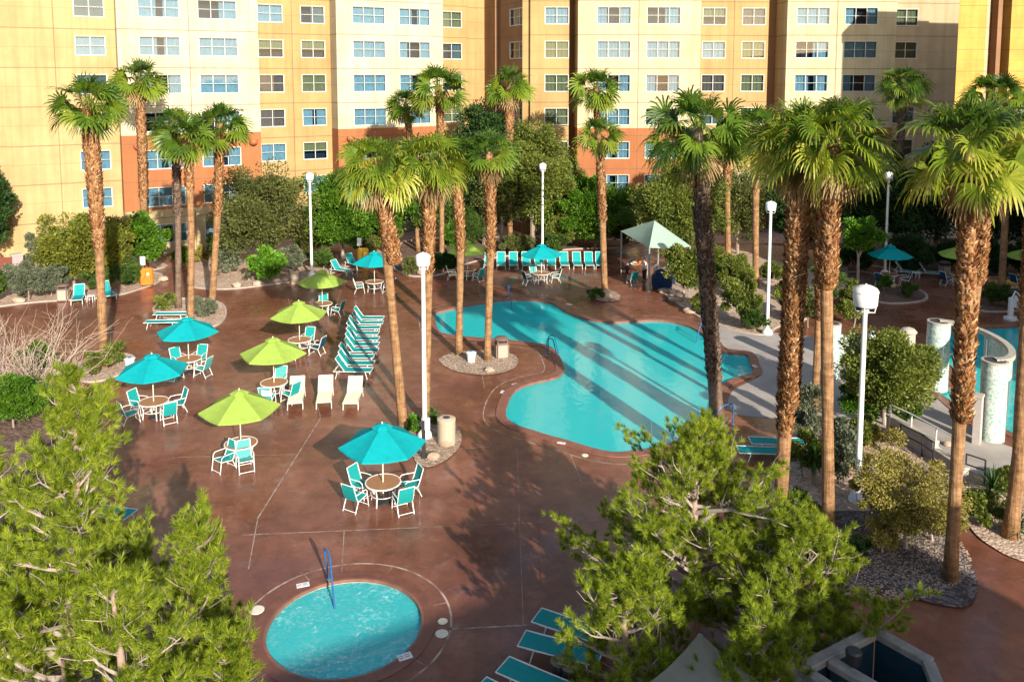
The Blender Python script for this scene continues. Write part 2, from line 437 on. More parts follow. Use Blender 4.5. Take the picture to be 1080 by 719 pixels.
# ------------------------------------------------------------------ mesh helpers
def link(name, mesh, parent=None):
    o = bpy.data.objects.new(name, mesh)
    COL.objects.link(o)
    if parent is not None:
        o.parent = parent
    return o
def mesh_np(name, verts, faces, mats, midx=None, rnd=None, smooth=False):
    """faces: list of (M,k) integer arrays"""
    me = bpy.data.meshes.new(name)
    verts = np.asarray(verts, dtype=np.float32)
    me.vertices.add(len(verts))
    me.vertices.foreach_set('co', verts.ravel())
    loops = np.concatenate([np.asarray(f, dtype=np.int32).ravel() for f in faces])
    tot = np.concatenate([np.full(len(f), np.asarray(f).shape[1], dtype=np.int32) for f in faces])
    start = np.concatenate([[0], np.cumsum(tot)[:-1]]).astype(np.int32)
    me.loops.add(len(loops))
    me.loops.foreach_set('vertex_index', loops)
    me.polygons.add(len(tot))
    me.polygons.foreach_set('loop_start', start)
    me.polygons.foreach_set('loop_total', tot)
    if midx is not None:
        me.polygons.foreach_set('material_index', np.asarray(midx, dtype=np.int32))
    if smooth:
        me.polygons.foreach_set('use_smooth', np.ones(len(tot), dtype=bool))
    for m in (mats if isinstance(mats, (list, tuple)) else [mats]):
        me.materials.append(m)
    if rnd is not None:
        a = me.attributes.new('rnd', 'FLOAT', 'FACE')
        a.data.foreach_set('value', np.asarray(rnd, dtype=np.float32))
    me.update(calc_edges=True)
    return me

class MB:
    """collects simple shapes into one mesh"""
    def __init__(self):
        self.v, self.f, self.m, self.cur = [], [], [], 0
    def add(self, verts, faces):
        o = len(self.v)
        self.v += [tuple(p) for p in verts]
        for f in faces:
            self.f.append([i + o for i in f])
            self.m.append(self.cur)
        return self
    def box(self, c, s, rz=0.0, rx=0.0, ry=0.0):
        mt = Matrix.Translation(c) @ Matrix.Rotation(rz, 4, 'Z') @ Matrix.Rotation(ry, 4, 'Y') @ Matrix.Rotation(rx, 4, 'X')
        h = [x / 2 for x in s]
        vs = [mt @ Vector((sx * h[0], sy * h[1], sz * h[2])) for sx in (-1, 1) for sy in (-1, 1) for sz in (-1, 1)]
        return self.add(vs, [(0, 1, 3, 2), (4, 6, 7, 5), (0, 4, 5, 1), (2, 3, 7, 6), (0, 2, 6, 4), (1, 5, 7, 3)])
    def bevbox(self, c, s, b, rz=0.0):
        """box with chamfered vertical and top edges"""
        hx, hy, hz = s[0] / 2, s[1] / 2, s[2] / 2
        def ring(ix, z):
            x, y = hx - ix, hy - ix
            return [(-x + b, -y, z), (x - b, -y, z), (x, -y + b, z), (x, y - b, z), (x - b, y, z), (-x + b, y, z), (-x, y - b, z), (-x, -y + b, z)]
        mt = Matrix.Translation(c) @ Matrix.Rotation(rz, 4, 'Z')
        vs = [mt @ Vector(p) for p in ring(0, -hz) + ring(0, hz - b) + ring(b * 0.7, hz)]
        fs = []
        for k in (0, 8):
            for i in range(8):
                j = (i + 1) % 8
                fs.append((k + i, k + j, k + 8 + j, k + 8 + i))
        fs.append(tuple(range(16, 24)))
        fs.append(tuple(range(7, -1, -1)))
        return self.add(vs, fs)
    def tube(self, pts, r, n=6, caps=True):
        pts = [Vector(p) for p in pts]
        rs = r if isinstance(r, (list, tuple)) else [r] * len(pts)
        vs, fs, prev = [], [], None
        for i, p in enumerate(pts):
            a, b = pts[max(i - 1, 0)], pts[min(i + 1, len(pts) - 1)]
            t = (b - a).normalized()
            x = prev - t * prev.dot(t) if prev is not None else None
            if x is None or x.length < 1e-4:
                x = t.orthogonal()
            x.normalize()
            prev = x
            y = t.cross(x)
            for k in range(n):
                an = 2 * math.pi * k / n
                vs.append(p + (x * math.cos(an) + y * math.sin(an)) * rs[i])
        for i in range(len(pts) - 1):
            for k in range(n):
                j = (k + 1) % n
                fs.append((i * n + k, i * n + j, (i + 1) * n + j, (i + 1) * n + k))
        if caps:
            fs.append(tuple(range(n - 1, -1, -1)))
            fs.append(tuple(range((len(pts) - 1) * n, len(pts) * n)))
        return self.add(vs, fs)
    def lathe(self, prof, n=20, c=(0, 0, 0)):
        """prof = [(radius, z)...]"""
        vs, fs = [], []
        for r, z in prof:
            for k in range(n):
                a = 2 * math.pi * k / n
                vs.append((c[0] + r * math.cos(a), c[1] + r * math.sin(a), c[2] + z))
        for i in range(len(prof) - 1):
            for k in range(n):
                j = (k + 1) % n
                fs.append((i * n + k, i * n + j, (i + 1) * n + j, (i + 1) * n + k))
        fs.append(tuple(range(n - 1, -1, -1)))
        fs.append(tuple(range((len(prof) - 1) * n, len(prof) * n)))
        return self.add(vs, fs)
    def mesh(self, name, mats, smooth=False):
        me = bpy.data.meshes.new(name)
        me.from_pydata(self.v, [], self.f)
        for m in (mats if isinstance(mats, (list, tuple)) else [mats]):
            me.materials.append(m)
        me.polygons.foreach_set('material_index', self.m)
        if smooth:
            me.polygons.foreach_set('use_smooth', [True] * len(self.f))
        me.update()
        return me
    def build(self, name, mats, parent=None, smooth=False):
        return link(name, self.mesh(name, mats, smooth), parent)

def smooth_angle(o, deg=40):
    me = o.data
    me.polygons.foreach_set('use_smooth', [True] * len(me.polygons))
    me.set_sharp_from_angle(angle=R(deg))
    return o
def tag(o, label, cat, group=None):
    o['label'], o['category'] = label, cat
    if group:
        o['group'] = group
    return o
def thing(name, label, cat, loc=(0, 0, 0), rz=0.0, group=None):
    o = bpy.data.objects.new(name, None)
    COL.objects.link(o)
    o.empty_display_size = 0.2
    o.location = loc
    o.rotation_euler = (0, 0, rz)
    return tag(o, label, cat, group)
def dup(root, loc, rz, label, group=None):
    r = root.copy()
    COL.objects.link(r)
    r.location = loc
    r.rotation_euler = (0, 0, rz)
    r['label'] = label
    if group:
        r['group'] = group
    for ch in list(root.children):
        c = ch.copy()
        COL.objects.link(c)
        c.parent = r
        for g in list(ch.children):
            d = g.copy()
            COL.objects.link(d)
            d.parent = c
    return r
def structure(o):
    o['kind'] = 'structure'
    return o

def sheet(name, loops, z, mat, skirt=0.0):
    """flat sheet from an outer loop and holes (2-D points)"""
    ls = [[Vector((p[0], p[1], 0)) for p in l] for l in loops]
    tris = tessellate_polygon(ls)
    flat = [p for l in ls for p in l]
    vs = [(p.x, p.y, z) for p in flat]
    fs = []
    for t in tris:
        a, b, c = (flat[i] for i in t)
        cr = (b.x - a.x) * (c.y - a.y) - (b.y - a.y) * (c.x - a.x)
        fs.append(tuple(t) if cr > 0 else tuple(reversed(t)))
    if skirt:
        n = len(ls[0])
        o = len(vs)
        vs += [(p.x, p.y, z - skirt) for p in ls[0]]
        fs += [(i, (i + 1) % n, o + (i + 1) % n, o + i) for i in range(n)]
    me = bpy.data.meshes.new(name)
    me.from_pydata(vs, [], fs)
    me.materials.append(mat)
    me.update()
    return structure(link(name, me))
def area2(l):
    return sum(l[i][0] * l[(i + 1) % len(l)][1] - l[(i + 1) % len(l)][0] * l[i][1] for i in range(len(l)))
def spline(pts, sub=6):
    """closed Catmull-Rom through 2-D points, counter-clockwise"""
    pts = [Vector((p[0], p[1])) for p in pts]
    n, out = len(pts), []
    for i in range(n):
        a, b, c, d = pts[i - 1], pts[i], pts[(i + 1) % n], pts[(i + 2) % n]
        for k in range(sub):
            t = k / sub
            out.append(0.5 * (2 * b + (c - a) * t + (2 * a - 5 * b + 4 * c - d) * t * t + (3 * b - a - 3 * c + d) * t ** 3))
    if area2(out) < 0:
        out.reverse()
    return out
def offset(loop, d):
    n, out = len(loop), []
    for i in range(n):
        t = (loop[(i + 1) % n] - loop[i - 1]).normalized()
        out.append(loop[i] + Vector((t.y, -t.x)) * d)
    return out
def band(name, inner, outer, z, mat, thick=0.0):
    n = len(inner)
    vs = [(p.x, p.y, z) for p in inner] + [(p.x, p.y, z) for p in outer]
    fs = [(i, n + i, n + (i + 1) % n, (i + 1) % n) for i in range(n)]
    if thick:
        vs += [(p.x, p.y, z - thick) for p in inner] + [(p.x, p.y, z - thick) for p in outer]
        fs += [(i, (i + 1) % n, 2 * n + (i + 1) % n, 2 * n + i) for i in range(n)]
        fs += [(n + i, 3 * n + i, 3 * n + (i + 1) % n, n + (i + 1) % n) for i in range(n)]
    me = bpy.data.meshes.new(name)
    me.from_pydata(vs, [], fs)
    me.materials.append(mat)
    me.update()
    return structure(link(name, me))
def gpts(px):
    return [G(x, y).xy for x, y in px]

# ================================================================== THE SETTING: ground, deck, pools
main_px = [(459, 338), (457.5, 331), (470, 327), (488, 323), (512, 319), (530, 316.3), (557, 316), (570, 317.5), (582, 319.5), (591, 324.5), (601, 330.5),
           (620, 336.5), (645, 339.5), (675, 338), (700, 338), (722, 342.5), (740, 351), (750, 362), (756, 369), (773, 372.5), (788, 374), (792, 383),
           (795, 393), (783, 397), (770, 401), (759, 408), (753, 420), (749, 435), (738, 450), (718, 464), (690, 473), (662, 477), (645, 477), (625, 473),
           (602, 466), (580, 460), (562, 454.5), (543, 448), (534, 441), (533, 433), (537, 420), (545, 410), (560, 404), (578, 400), (589, 396.5), (594.5, 390), (592, 381),
           (587, 372), (577, 364.5), (558, 361.5), (538, 359), (518, 357.5), (498, 355.8), (480, 354), (465, 351), (460.5, 345)]
right_px = [(985, 356), (1003, 348), (1060, 344.5), (1130, 344), (1180, 380), (1160, 440), (1115, 468), (1082, 462), (1066, 456), (1048, 448), (1028, 441.5), (1013, 433),
            (1000, 422), (989, 412), (1000, 409), (1008, 405), (1008, 397), (1003, 388), (997, 381), (988, 374)]
pool_main = spline(gpts(main_px), 4)
pool_right = spline(gpts(right_px), 4)
SPA_C, SPA_R = G(364, 659).xy, 2.05
spa = [SPA_C + Vector((math.cos(a), math.sin(a))) * SPA_R for a in np.linspace(0, 2 * math.pi, 72, endpoint=False)]
big = lambda x0, x1, y0, y1: [Vector((x0, y0)), Vector((x1, y0)), Vector((x1, y1)), Vector((x0, y1))]
holes = [offset(pool_main, 0.15), offset(pool_right, 0.15), offset(spa, 0.12)]
sheet('ground', [big(-700, 700, -500, 1500)] + [offset(h, 0.02) for h in holes], -0.006, M['granite'])
sheet('pool_deck', [big(-60, 60, 2, 72)] + holes, 0.0, M['deck'])

def basin(name, loop, depth, water_z, wmat, tile=0.16):
    n = len(loop)
    b = MB()
    top = [(p.x, p.y, -0.10) for p in loop]
    mid = [(p.x, p.y, -0.10 - tile) for p in loop]
    low = [(p.x, p.y, -depth + 0.15) for p in loop]
    inn = [(p.x, p.y, -depth) for p in offset(loop, -0.15)]
    b.cur = 1
    b.add(top + mid, [(i, (i + 1) % n, n + (i + 1) % n, n + i) for i in range(n)])
    b.cur = 0
    b.add(mid + low, [(i, (i + 1) % n, n + (i + 1) % n, n + i) for i in range(n)])
    b.add(low + inn, [(i, (i + 1) % n, n + (i + 1) % n, n + i) for i in range(n)])
    tris = tessellate_polygon([[Vector(p) for p in inn]])
    b.add(inn, [tuple(t) for t in tris])
    structure(b.build('pool_basin', [M['plaster'], M['tile_band']]))
    sheet('pool_water', [offset(loop, 0.0)], water_z, wmat)
basin('main', pool_main, 0.95, -0.085, M['water'])
basin('right', pool_right, 0.95, -0.085, M['water'])
# spa: round basin with bench ring and entry steps
b = MB()
ra = SPA_R
b.lathe([(ra, -0.02), (ra, -0.27), (ra - 0.42, -0.29), (ra - 0.44, -0.58), (0.02, -0.60)], 72, (SPA_C.x, SPA_C.y, 0))
for f in list(b.f[-2:]):
    b.f.remove(f); b.m.pop()
for k, (rr, zz) in enumerate(((0.62, -0.16), (1.0, -0.25), (1.35, -0.38))):
    pc = SPA_C + Vector((-0.28, 1.0)).normalized() * (ra - 0.03)
    pts = []
    for a in np.linspace(0, 2 * math.pi, 48, endpoint=False):
        q = pc + Vector((math.cos(a), math.sin(a))) * rr
        d = q - SPA_C
        if d.length > ra - 0.005:
            q = SPA_C + d.normalized() * (ra - 0.005)
        pts.append(q)
    n = len(pts)
    vs = [(p.x, p.y, zz) for p in pts] + [(p.x, p.y, zz - 0.25) for p in pts]
    b.add(vs, [tuple(range(n))] + [(i, n + i, n + (i + 1) % n, (i + 1) % n) for i in range(n)])
    b.cur = 1
    b.tube([(p.x, p.y, zz + 0.004) for p in pts], 0.035, 5, False)
    b.cur = 0
b.cur = 1
b.tube([(SPA_C.x + (ra - 0.42) * math.cos(a), SPA_C.y + (ra - 0.42) * math.sin(a), -0.285) for a in np.linspace(0, 2 * math.pi, 73)], 0.035, 5, False)
structure(b.build('spa_basin', [M['spa_plaster'], M['tile_band']]))
sheet('spa_water', [spa], -0.10, M['spa_water'])
for lp in (pool_main, pool_right):
    band('pool_coping', offset(lp, -0.03), offset(lp, 0.40), 0.035, M['coping'], 0.13)
band('pool_coping', offset(spa, 0.05), offset(spa, 0.36), 0.014, M['spa_coping'], 0.08)
band('spa_rim', offset(spa, -0.02), offset(spa, 0.052), 0.018, M['coping'], 0.10)
# pale sealed joints in the deck
b = MB()
def joint_line(pts, w=0.035, closed=False, z=0.004):
    n = len(pts)
    for i in range(n if closed else n - 1):
        a, c = Vector(pts[i]).to_2d(), Vector(pts[(i + 1) % n]).to_2d()
        t = (c - a)
        if t.length < 1e-4:
            continue
        t.normalize()
        q = Vector((-t.y, t.x)) * w / 2
        b.add([(*(a - q), z), (*(c - q), z), (*(c + q), z), (*(a + q), z)], [(0, 1, 2, 3)])
joint_line(offset(pool_main, 0.95), 0.045, True)
joint_line([SPA_C + Vector((math.cos(a), math.sin(a))) * 2.83 for a in np.linspace(0, 2 * math.pi, 80, endpoint=False)], 0.06, True)
for a in (0.35, 1.25, 2.2, 3.1, 4.0, 4.9, 5.7):
    d = Vector((math.cos(a), math.sin(a)))
    joint_line([SPA_C + d * 2.27, SPA_C + d * 2.8], 0.02)
for seg, w in ([[(188, 482), (316, 479)], .03], [[(338, 441), (272, 546)], .045], [[(256, 564), (445, 556)], .035], [[(366, 481), (520, 471)], .03],
            [[(474, 663), (556, 659)], .055], [[(505, 373), (511, 410)], .02], [[(602, 480), (614, 510)], .03], [[(300, 300), (338, 440)], .02], [[(360, 305), (352, 330)], .025],
            [[(120, 365), (205, 342)], .025], [[(442, 470), (443, 560)], .02], [[(443, 556), (640, 548)], .02], [[(60, 345), (300, 340)], .015], [[(272, 546), (262, 600)], .03],
            [[(556, 659), (700, 650)], .03], [[(363, 560), (360, 610)], .02], [[(520, 471), (560, 468)], .03], [[(545, 470), (552, 660)], .02]):
    joint_line([G(*seg[0]), G(*seg[1])], w)
structure(b.build('deck_joint', M['joint']))

# grey walkway, planting beds
def patch(name, px, z, mat, sub=5, skirt=0.0, kerb=None):
    lp = spline(gpts(px), sub)
    patch.count += 1
    z += 0.0025 * patch.count
    o = sheet(name, [lp], z, mat, skirt)
    if kerb:
        band('bed_kerb', offset(lp, -0.02), offset(lp, kerb), z + 0.05, M['kerb'], 0.06 + z)
    return o
patch.count = 0
patch('walkway', [(757, 345), (785, 349), (830, 352), (880, 360), (940, 378), (978, 404), (1008, 438), (1050, 465), (1090, 480), (1090, 505), (1030, 500), (985, 480), (940, 455),
                  (890, 448), (840, 443), (800, 440), (775, 436), (768, 425), (774, 411), (797, 399.5), (801, 393), (797, 376), (789, 370), (764, 366)], 0.005, M['concrete'])
patch('planting_bed', [(-80, 336), (-20, 325), (0, 323), (45, 318), (95, 315), (125, 311), (150, 304), (167, 297), (169, 290), (158, 286), (172, 279), (100, 268), (-80, 262)], 0.012, M['granite'], kerb=0.14)
patch('planting_bed', [(199, 297), (206, 303), (238, 305), (270, 302), (302, 298), (330, 294), (350, 288), (372, 279), (400, 271), (415, 262), (380, 256), (300, 256), (215, 270), (203, 285)], 0.012, M['granite'], kerb=0.14)
patch('planting_bed', [(416, 282), (430, 290), (446, 291.5), (466, 289), (483, 281), (520, 272), (600, 263), (660, 261), (668, 255), (560, 251), (440, 253), (420, 265)], 0.012, M['mulch'], kerb=0.14)
patch('planting_bed', [(694, 300), (703, 311), (722, 324), (745, 338), (775, 348), (806, 353), (818, 345), (845, 338), (870, 320), (890, 300), (880, 270), (790, 258), (720, 270), (700, 285)], 0.012, M['granite'], kerb=0.14)
patch('planting_bed', [(886, 290), (905, 306), (925, 318), (950, 320), (975, 316), (970, 307), (940, 300), (915, 288)], 0.012, M['mulch'], kerb=0.14)
patch('planting_bed', [(1020, 318), (1036, 328), (1070, 328), (1110, 320), (1090, 306), (1040, 306)], 0.012, M['mulch'], kerb=0.12)
patch('planting_bed', [(880, 258), (880, 270), (930, 282), (990, 290), (1060, 293), (1160, 296), (1160, 256), (1000, 252)], 0.012, M['mulch'], kerb=0.12)
patch('planting_bed', [(78, 396), (88, 402), (105, 402), (128, 394), (140, 384), (138, 376), (120, 374), (95, 382), (82, 389)], 0.012, M['granite'], kerb=0.10)
patch('planting_bed', [(163, 329), (180, 337), (205, 346), (226, 344), (237, 334), (234, 322), (215, 316), (185, 316), (168, 321)], 0.012, M['granite'], kerb=0.10)
patch('planting_bed', [(463, 379), (470, 387), (485, 393), (510, 396), (532, 393), (545, 386), (545, 377), (530, 371), (505, 370), (480, 372)], 0.012, M['pea'])
patch('planting_bed', [(418, 458), (430, 468), (440, 490), (458, 492), (480, 478), (487, 463), (480, 448), (462, 440), (440, 438), (424, 446)], 0.012, M['pea'])
patch('planting_bed', [(622, 313), (634, 318), (650, 318), (654, 312), (644, 307), (628, 308)], 0.010, M['pea'])
patch('planting_bed', [(830, 452), (860, 450), (905, 453), (945, 462), (985, 486), (1030, 506), (1060, 514), (1110, 530), (1130, 600), (1075, 592), (1035, 570), (1010, 545), (985, 560),
                       (940, 548), (880, 555), (835, 560), (815, 540), (818, 480)], 0.014, M['granite'])
patch('planting_bed', [(860, 545), (905, 540), (960, 545), (1000, 565), (1026, 600), (1030, 625), (1018, 641), (985, 638), (930, 622), (880, 618), (850, 610), (840, 575)], 0.022, M['gravel'])
patch('planting_bed', [(-200, 420), (0, 404), (40, 400), (60, 420), (66, 460), (70, 560), (110, 719), (100, 900), (-300, 900)], 0.014, M['mulch'])

# ================================================================== BUILDINGS
WINK = {}
def window_meshes(kind):
    """kind: 'bay' three panes wide, 'small' two panes wide; shared by every window of the kind"""
    if kind in WINK:
        return WINK[kind]
    w, h, cols = {'bay': (3.05, 1.52, 3), 'small': (2.15, 1.52, 2), 'slot': (1.1, 1.52, 2)}[kind]
    b = MB()
    fr = 0.045
    for s in (-1, 1):
        b.box((s * (w / 2 - fr / 2), 0.06, 0), (fr, 0.10, h - 2 * fr))
        b.box((0, 0.06, s * (h / 2 - fr / 2)), (w, 0.10, fr))
    for i in range(1, cols):
        b.box((-w / 2 + w * i / cols, 0.063, 0), (0.05, 0.07, h - 2 * fr))
    for i in range(cols):
        x0 = -w / 2 + w * i / cols
        b.box((x0 + w / cols / 2, 0.066, 0.02), (w / cols - 0.05, 0.05, 0.032))
    # projecting surround
    for s in (-1, 1):
        b.box((s * (w / 2 + 0.015), -0.012, 0), (0.03, 0.05, h))
        b.box((0, -0.014, s * (h / 2 + 0.018)), (w + 0.06, 0.06, 0.036))
    fm = b.mesh('window', M['window_frame'])
    g = MB()
    g.add([(-w / 2 + fr, 0.075, -h / 2 + fr), (w / 2 - fr, 0.075, -h / 2 + fr), (w / 2 - fr, 0.075, h / 2 - fr), (-w / 2 + fr, 0.075, h / 2 - fr)], [(0, 1, 2, 3)])
    gm = g.mesh('pane', M['glass'])
    def drape(x0, x1, z0=-h / 2):
        d = MB()
        n = max(4, int((x1 - x0) / 0.05))
        vs = []
        for i in range(n + 1):
            x = x0 + (x1 - x0) * i / n
            y = 0.26 + 0.035 * math.sin(x * 19) + 0.015 * math.sin(x * 47 + 1)
            vs += [(x, y, z0), (x, y, h / 2)]
        d.add(vs, [(2 * i, 2 * i + 2, 2 * i + 3, 2 * i + 1) for i in range(n)])
        return d
    W2 = w / 2
    curt = {}
    def both(name, spans, mat, z0=-h / 2):
        d = MB()
        for a, c in spans:
            e = drape(a, c, z0)
            d.add(e.v, e.f)
        curt[name] = d.mesh('curtain', mat, True)
    both('full', [(-W2, W2)], M['curtain'])
    both('gap', [(-W2, -W2 * 0.12), (W2 * 0.22, W2)], M['curtain'])
    both('sides', [(-W2, -W2 * 0.42), (W2 * 0.4, W2)], M['curtain'])
    both('oneside', [(W2 * 0.1, W2)], M['curtain'])
    both('tan', [(-W2, W2)], M['blind_tan'])
    both('brown', [(-W2, W2)], M['blind_brown'])
    both('slate', [(-W2, W2)], M['blind_slate'])
    both('tanhalf', [(-W2, W2)], M['blind_tan'], -0.05)
    both('slatehalf', [(-W2 * 0.1, W2)], M['blind_slate'])
    WINK[kind] = (w, h, fm, gm, curt)
    return WINK[kind]
rngw = random.Random(11)
def add_window(root, P, t, u, z, kind, curtain):
    w, h, fm, gm, curt = window_meshes(kind)
    o = link('window', fm, root)
    p = P + t * u
    o.location = (p.x, p.y, z)
    o.rotation_euler = (0, 0, math.atan2(t.y, t.x))
    link('pane', gm, o)
    if curtain:
        link('curtain', curt[curtain], o)
def wall_run(root, P, t, segs, H, rows, inner=True):
    """segs: (u0, u1, setback, material, [(u centre, window kind)...]) along t from P, facing right of t"""
    inw = Vector((-t.y, t.x))
    for si, (u0, u1, off, mat, wins) in enumerate(segs):
        b = MB()
        base = P + inw * off
        pt = lambda u, z, d=0.0: (base.x + t.x * u + inw.x * d, base.y + t.y * u + inw.y * d, z)
        us, zs = {u0, u1}, {0.0, H}
        ops = []
        for uc, kind in wins:
            w, h = window_meshes(kind)[:2]
            for k in rows:
                zc = ROW_Z + FLOOR_H * k
                ops.append((uc - w / 2, uc + w / 2, zc - h / 2, zc + h / 2))
                us |= {uc - w / 2, uc + w / 2}
                zs |= {zc - h / 2, zc + h / 2}
        us, zs = sorted(us), sorted(zs)
        for a, c in zip(us[:-1], us[1:]):
            for d, e in zip(zs[:-1], zs[1:]):
                um, zm = (a + c) / 2, (d + e) / 2
                if any(o[0] < um < o[1] and o[2] < zm < o[3] for o in ops):
                    continue
                b.add([pt(a, d), pt(c, d), pt(c, e), pt(a, e)], [(0, 1, 2, 3)])
        for o in ops:
            q = [(o[0], o[2]), (o[1], o[2]), (o[1], o[3]), (o[0], o[3])]
            for i in range(4):
                (a, d), (c, e) = q[i], q[(i + 1) % 4]
                b.add([pt(a, d), pt(c, e), pt(c, e, 0.3), pt(a, d, 0.3)], [(3, 2, 1, 0)])
        # returns at both ends
        for u, nb, sgn in ((u0, segs[si - 1][2] if si else off + 6, -1), (u1, segs[si + 1][2] if si + 1 < len(segs) else off + 6, 1)):
            if nb > off + 0.01:
                d = nb - off
                f = [pt(u, 0, d), pt(u, 0), pt(u, H), pt(u, H, d)]
                b.add(f, [(0, 1, 2, 3) if sgn < 0 else (3, 2, 1, 0)])
        b.build('wall', mat, root)
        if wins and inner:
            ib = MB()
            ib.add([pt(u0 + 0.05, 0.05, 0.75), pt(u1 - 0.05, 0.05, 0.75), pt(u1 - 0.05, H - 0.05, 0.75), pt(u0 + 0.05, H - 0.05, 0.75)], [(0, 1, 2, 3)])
            ib.build('room_darkness', M['room_darkness'], root)  # dark sheet painted for the unlit rooms behind the panes
        for uc, kind in wins:
            for k in rows:
                if kind == 'bay':
                    c = rngw.choices(['full', 'gap', 'sides', 'oneside', None], [5, 4, 3, 2, 0.6])[0]
                else:
                    c = rngw.choice(BL)
                add_window(root, base, t, uc, ROW_Z + FLOOR_H * k, kind, c)
BL = ['tan', 'tan', 'slate', 'brown', 'tanhalf', 'slatehalf', 'gap', 'full']

def on_line(px, P, t, off=0.0, py=84.0):
    """distance along a facade line at which a photo column meets it"""
    inw = Vector((-t.y, t.x))
    B = P + inw * off
    d = ray(px, py).xy
    # B + t*u = d*k
    det = t.x * (-d.y) - t.y * (-d.x)
    return ((-B.x) * (-d.y) - (-B.y) * (-d.x)) / det
def facade(root, P, t, table, H, rows):
    segs = []
    prev = None
    for (x0, x1, off, mat, wins) in table:
        u0 = on_line(x0, P, t, off) if prev is None else prev
        u1 = on_line(x1, P, t, off)
        segs.append((u0, u1, off, mat, [(on_line(wx, P, t, off), k) for wx, k in wins]))
        prev = u1
    wall_run(root, P, t, segs, H, rows)
    return segs
ROWS = range(0, 8)
H_B = 25.6
# left wing
PL, TL = Vector((-28.4, 67.2)), Vector((math.cos(R(29)), math.sin(R(29))))
wing_l = thing('hotel_wing', 'hotel wing at left with cream and gold bays angled toward the pool', 'building', (0, 0, 0), 0, 'hotel wings')
sl_ = facade(wing_l, PL, TL, [(-70, 4.5, 2.4, M['gold_light'], []), (4.5, 123.5, 1.9, M['gold_light'], [(97, 'small')]), (123.5, 273.5, 0.0, M['bay'], [(170, 'bay'), (231.5, 'bay')]),
      (273.5, 349, 1.9, M['gold'], [(286.5, 'small'), (331, 'small')]), (349, 467.5, 0.0, M['bay'], [(390, 'bay'), (438, 'bay')]),
      (467.5, 494, 1.6, M['gold'], [(476.5, 'small')]), (494, 511, 2.6, M['gold'], [])], H_B, ROWS)
# right wing
PR, TR = Vector((9.2, 75.8)), Vector((math.cos(R(2.4)), math.sin(R(2.4))))
wing_r = thing('hotel_wing', 'wide hotel wing facing the pool squarely with gold and cream bays', 'building', (0, 0, 0), 0, 'hotel wings')
sr_ = facade(wing_r, PR, TR, [(551, 559, 0.9, M['gold'], []), (559, 600, 0.5, M['gold'], [(587, 'small')]), (600, 605, 3.2, M['brown_shade_wall'], []), (605, 738, 0.0, M['bayR'], [(647, 'bay'), (699, 'bay')]),  # narrow brown slots paint the dark, unlit returns of the bays
      (738, 809, 0.9, M['gold'], [(752, 'small'), (793.5, 'small')]), (809, 817, 2.8, M['brown_shade_wall'], []), (817, 943, 0.0, M['bayR'], [(855.5, 'bay'), (906, 'bay')]),
      (943, 977, 1.5, M['tan'], [(953.5, 'small')]), (977, 1008, 1.8, M['tan'], [])], H_B, ROWS)
# the wall that closes the corner between the wings, its shade put into the brown
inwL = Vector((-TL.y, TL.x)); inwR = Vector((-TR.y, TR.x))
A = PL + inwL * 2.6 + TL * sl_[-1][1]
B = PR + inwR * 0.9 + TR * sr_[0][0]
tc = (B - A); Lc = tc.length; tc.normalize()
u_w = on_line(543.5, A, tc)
wall_run(wing_r, A, tc, [(-0.2, Lc * 0.30, 0.0, M['brown_shade_wall'], []), (Lc * 0.30, Lc * 0.42, 0.4, M['brown_shade_wall'], []), (Lc * 0.42, Lc, 0.15, M['brown_shade_wall'], [(u_w, 'bay')])], H_B, ROWS)
def roof_block(root, pts, z):
    b = MB()
    n = len(pts)
    b.add([(*p, z) for p in pts], [tuple(range(n))])
    b.build('roof', M['roof'], root)
    b = MB()
    for i in range(n):
        a, c = Vector(pts[i]), Vector(pts[(i + 1) % n])
        m = (a + c) / 2
        b.box((m.x, m.y, z + 0.45), ((c - a).length, 0.25, 0.9), math.atan2((c - a).y, (c - a).x))
    b.build('parapet', M['tan'], root)
def P2(P, t, u, d):
    i = Vector((-t.y, t.x))
    return tuple(P + t * u + i * d)
roof_block(wing_l, [P2(PL, TL, sl_[0][0], 3.0), P2(PL, TL, sl_[-1][1], 3.0), P2(PL, TL, sl_[-1][1], 20), P2(PL, TL, sl_[0][0], 20)], H_B - 0.02)
roof_block(wing_r, [P2(PR, TR, sr_[0][0], 3.4), P2(PR, TR, sr_[-1][1], 3.4), P2(PR, TR, sr_[-1][1], 20), P2(PR, TR, sr_[0][0], 20)], H_B - 0.02)
# fittings on the facades: thin upright joints, round terracotta lamps, balcony vents
def upright_joint(root, P, t, off, px):
    u = on_line(px, P, t, off)
    i = Vector((-t.y, t.x))
    p = P + t * u + i * (off - 0.004)
    b = MB(); b.box((p.x, p.y, H_B / 2), (0.05, 0.03, H_B - 0.1), math.atan2(t.y, t.x)); b.build('control_joint', M['brown_shade_wall'], root)
for px, off in ((59, 1.9), (309, 1.9), (201, 0.0)):
    upright_joint(wing_l, PL, TL, off, px)
for px, off in ((673, 0.0), (773, 0.9), (881, 0.0)):
    upright_joint(wing_r, PR, TR, off, px)
def wall_lamp(root, P, t, off, px, z):
    u = on_line(px, P, t, off)
    i = Vector((-t.y, t.x))
    p = P + t * u + i * (off - 0.22)
    b = MB()
    b.lathe([(0.05, 0.22), (0.30, 0.20), (0.36, 0.05), (0.30, -0.14), (0.14, -0.26), (0.03, -0.28)], 14, (p.x, p.y, z))
    smooth_angle(b.build('wall_lamp', M['orange_clay'], root), 50)
M['orange_clay'] = plain('orange_clay', (0.50, 0.13, 0.05), (0.42, 0.10, 0.04), 8, 0.6)
for px in (142.5, 265, 368):
    wall_lamp(wing_l, PL, TL, 0.0, px, 9.0)
for px in (631, 725, 925):
    wall_lamp(wing_r, PR, TR, 0.0, px, 9.0)
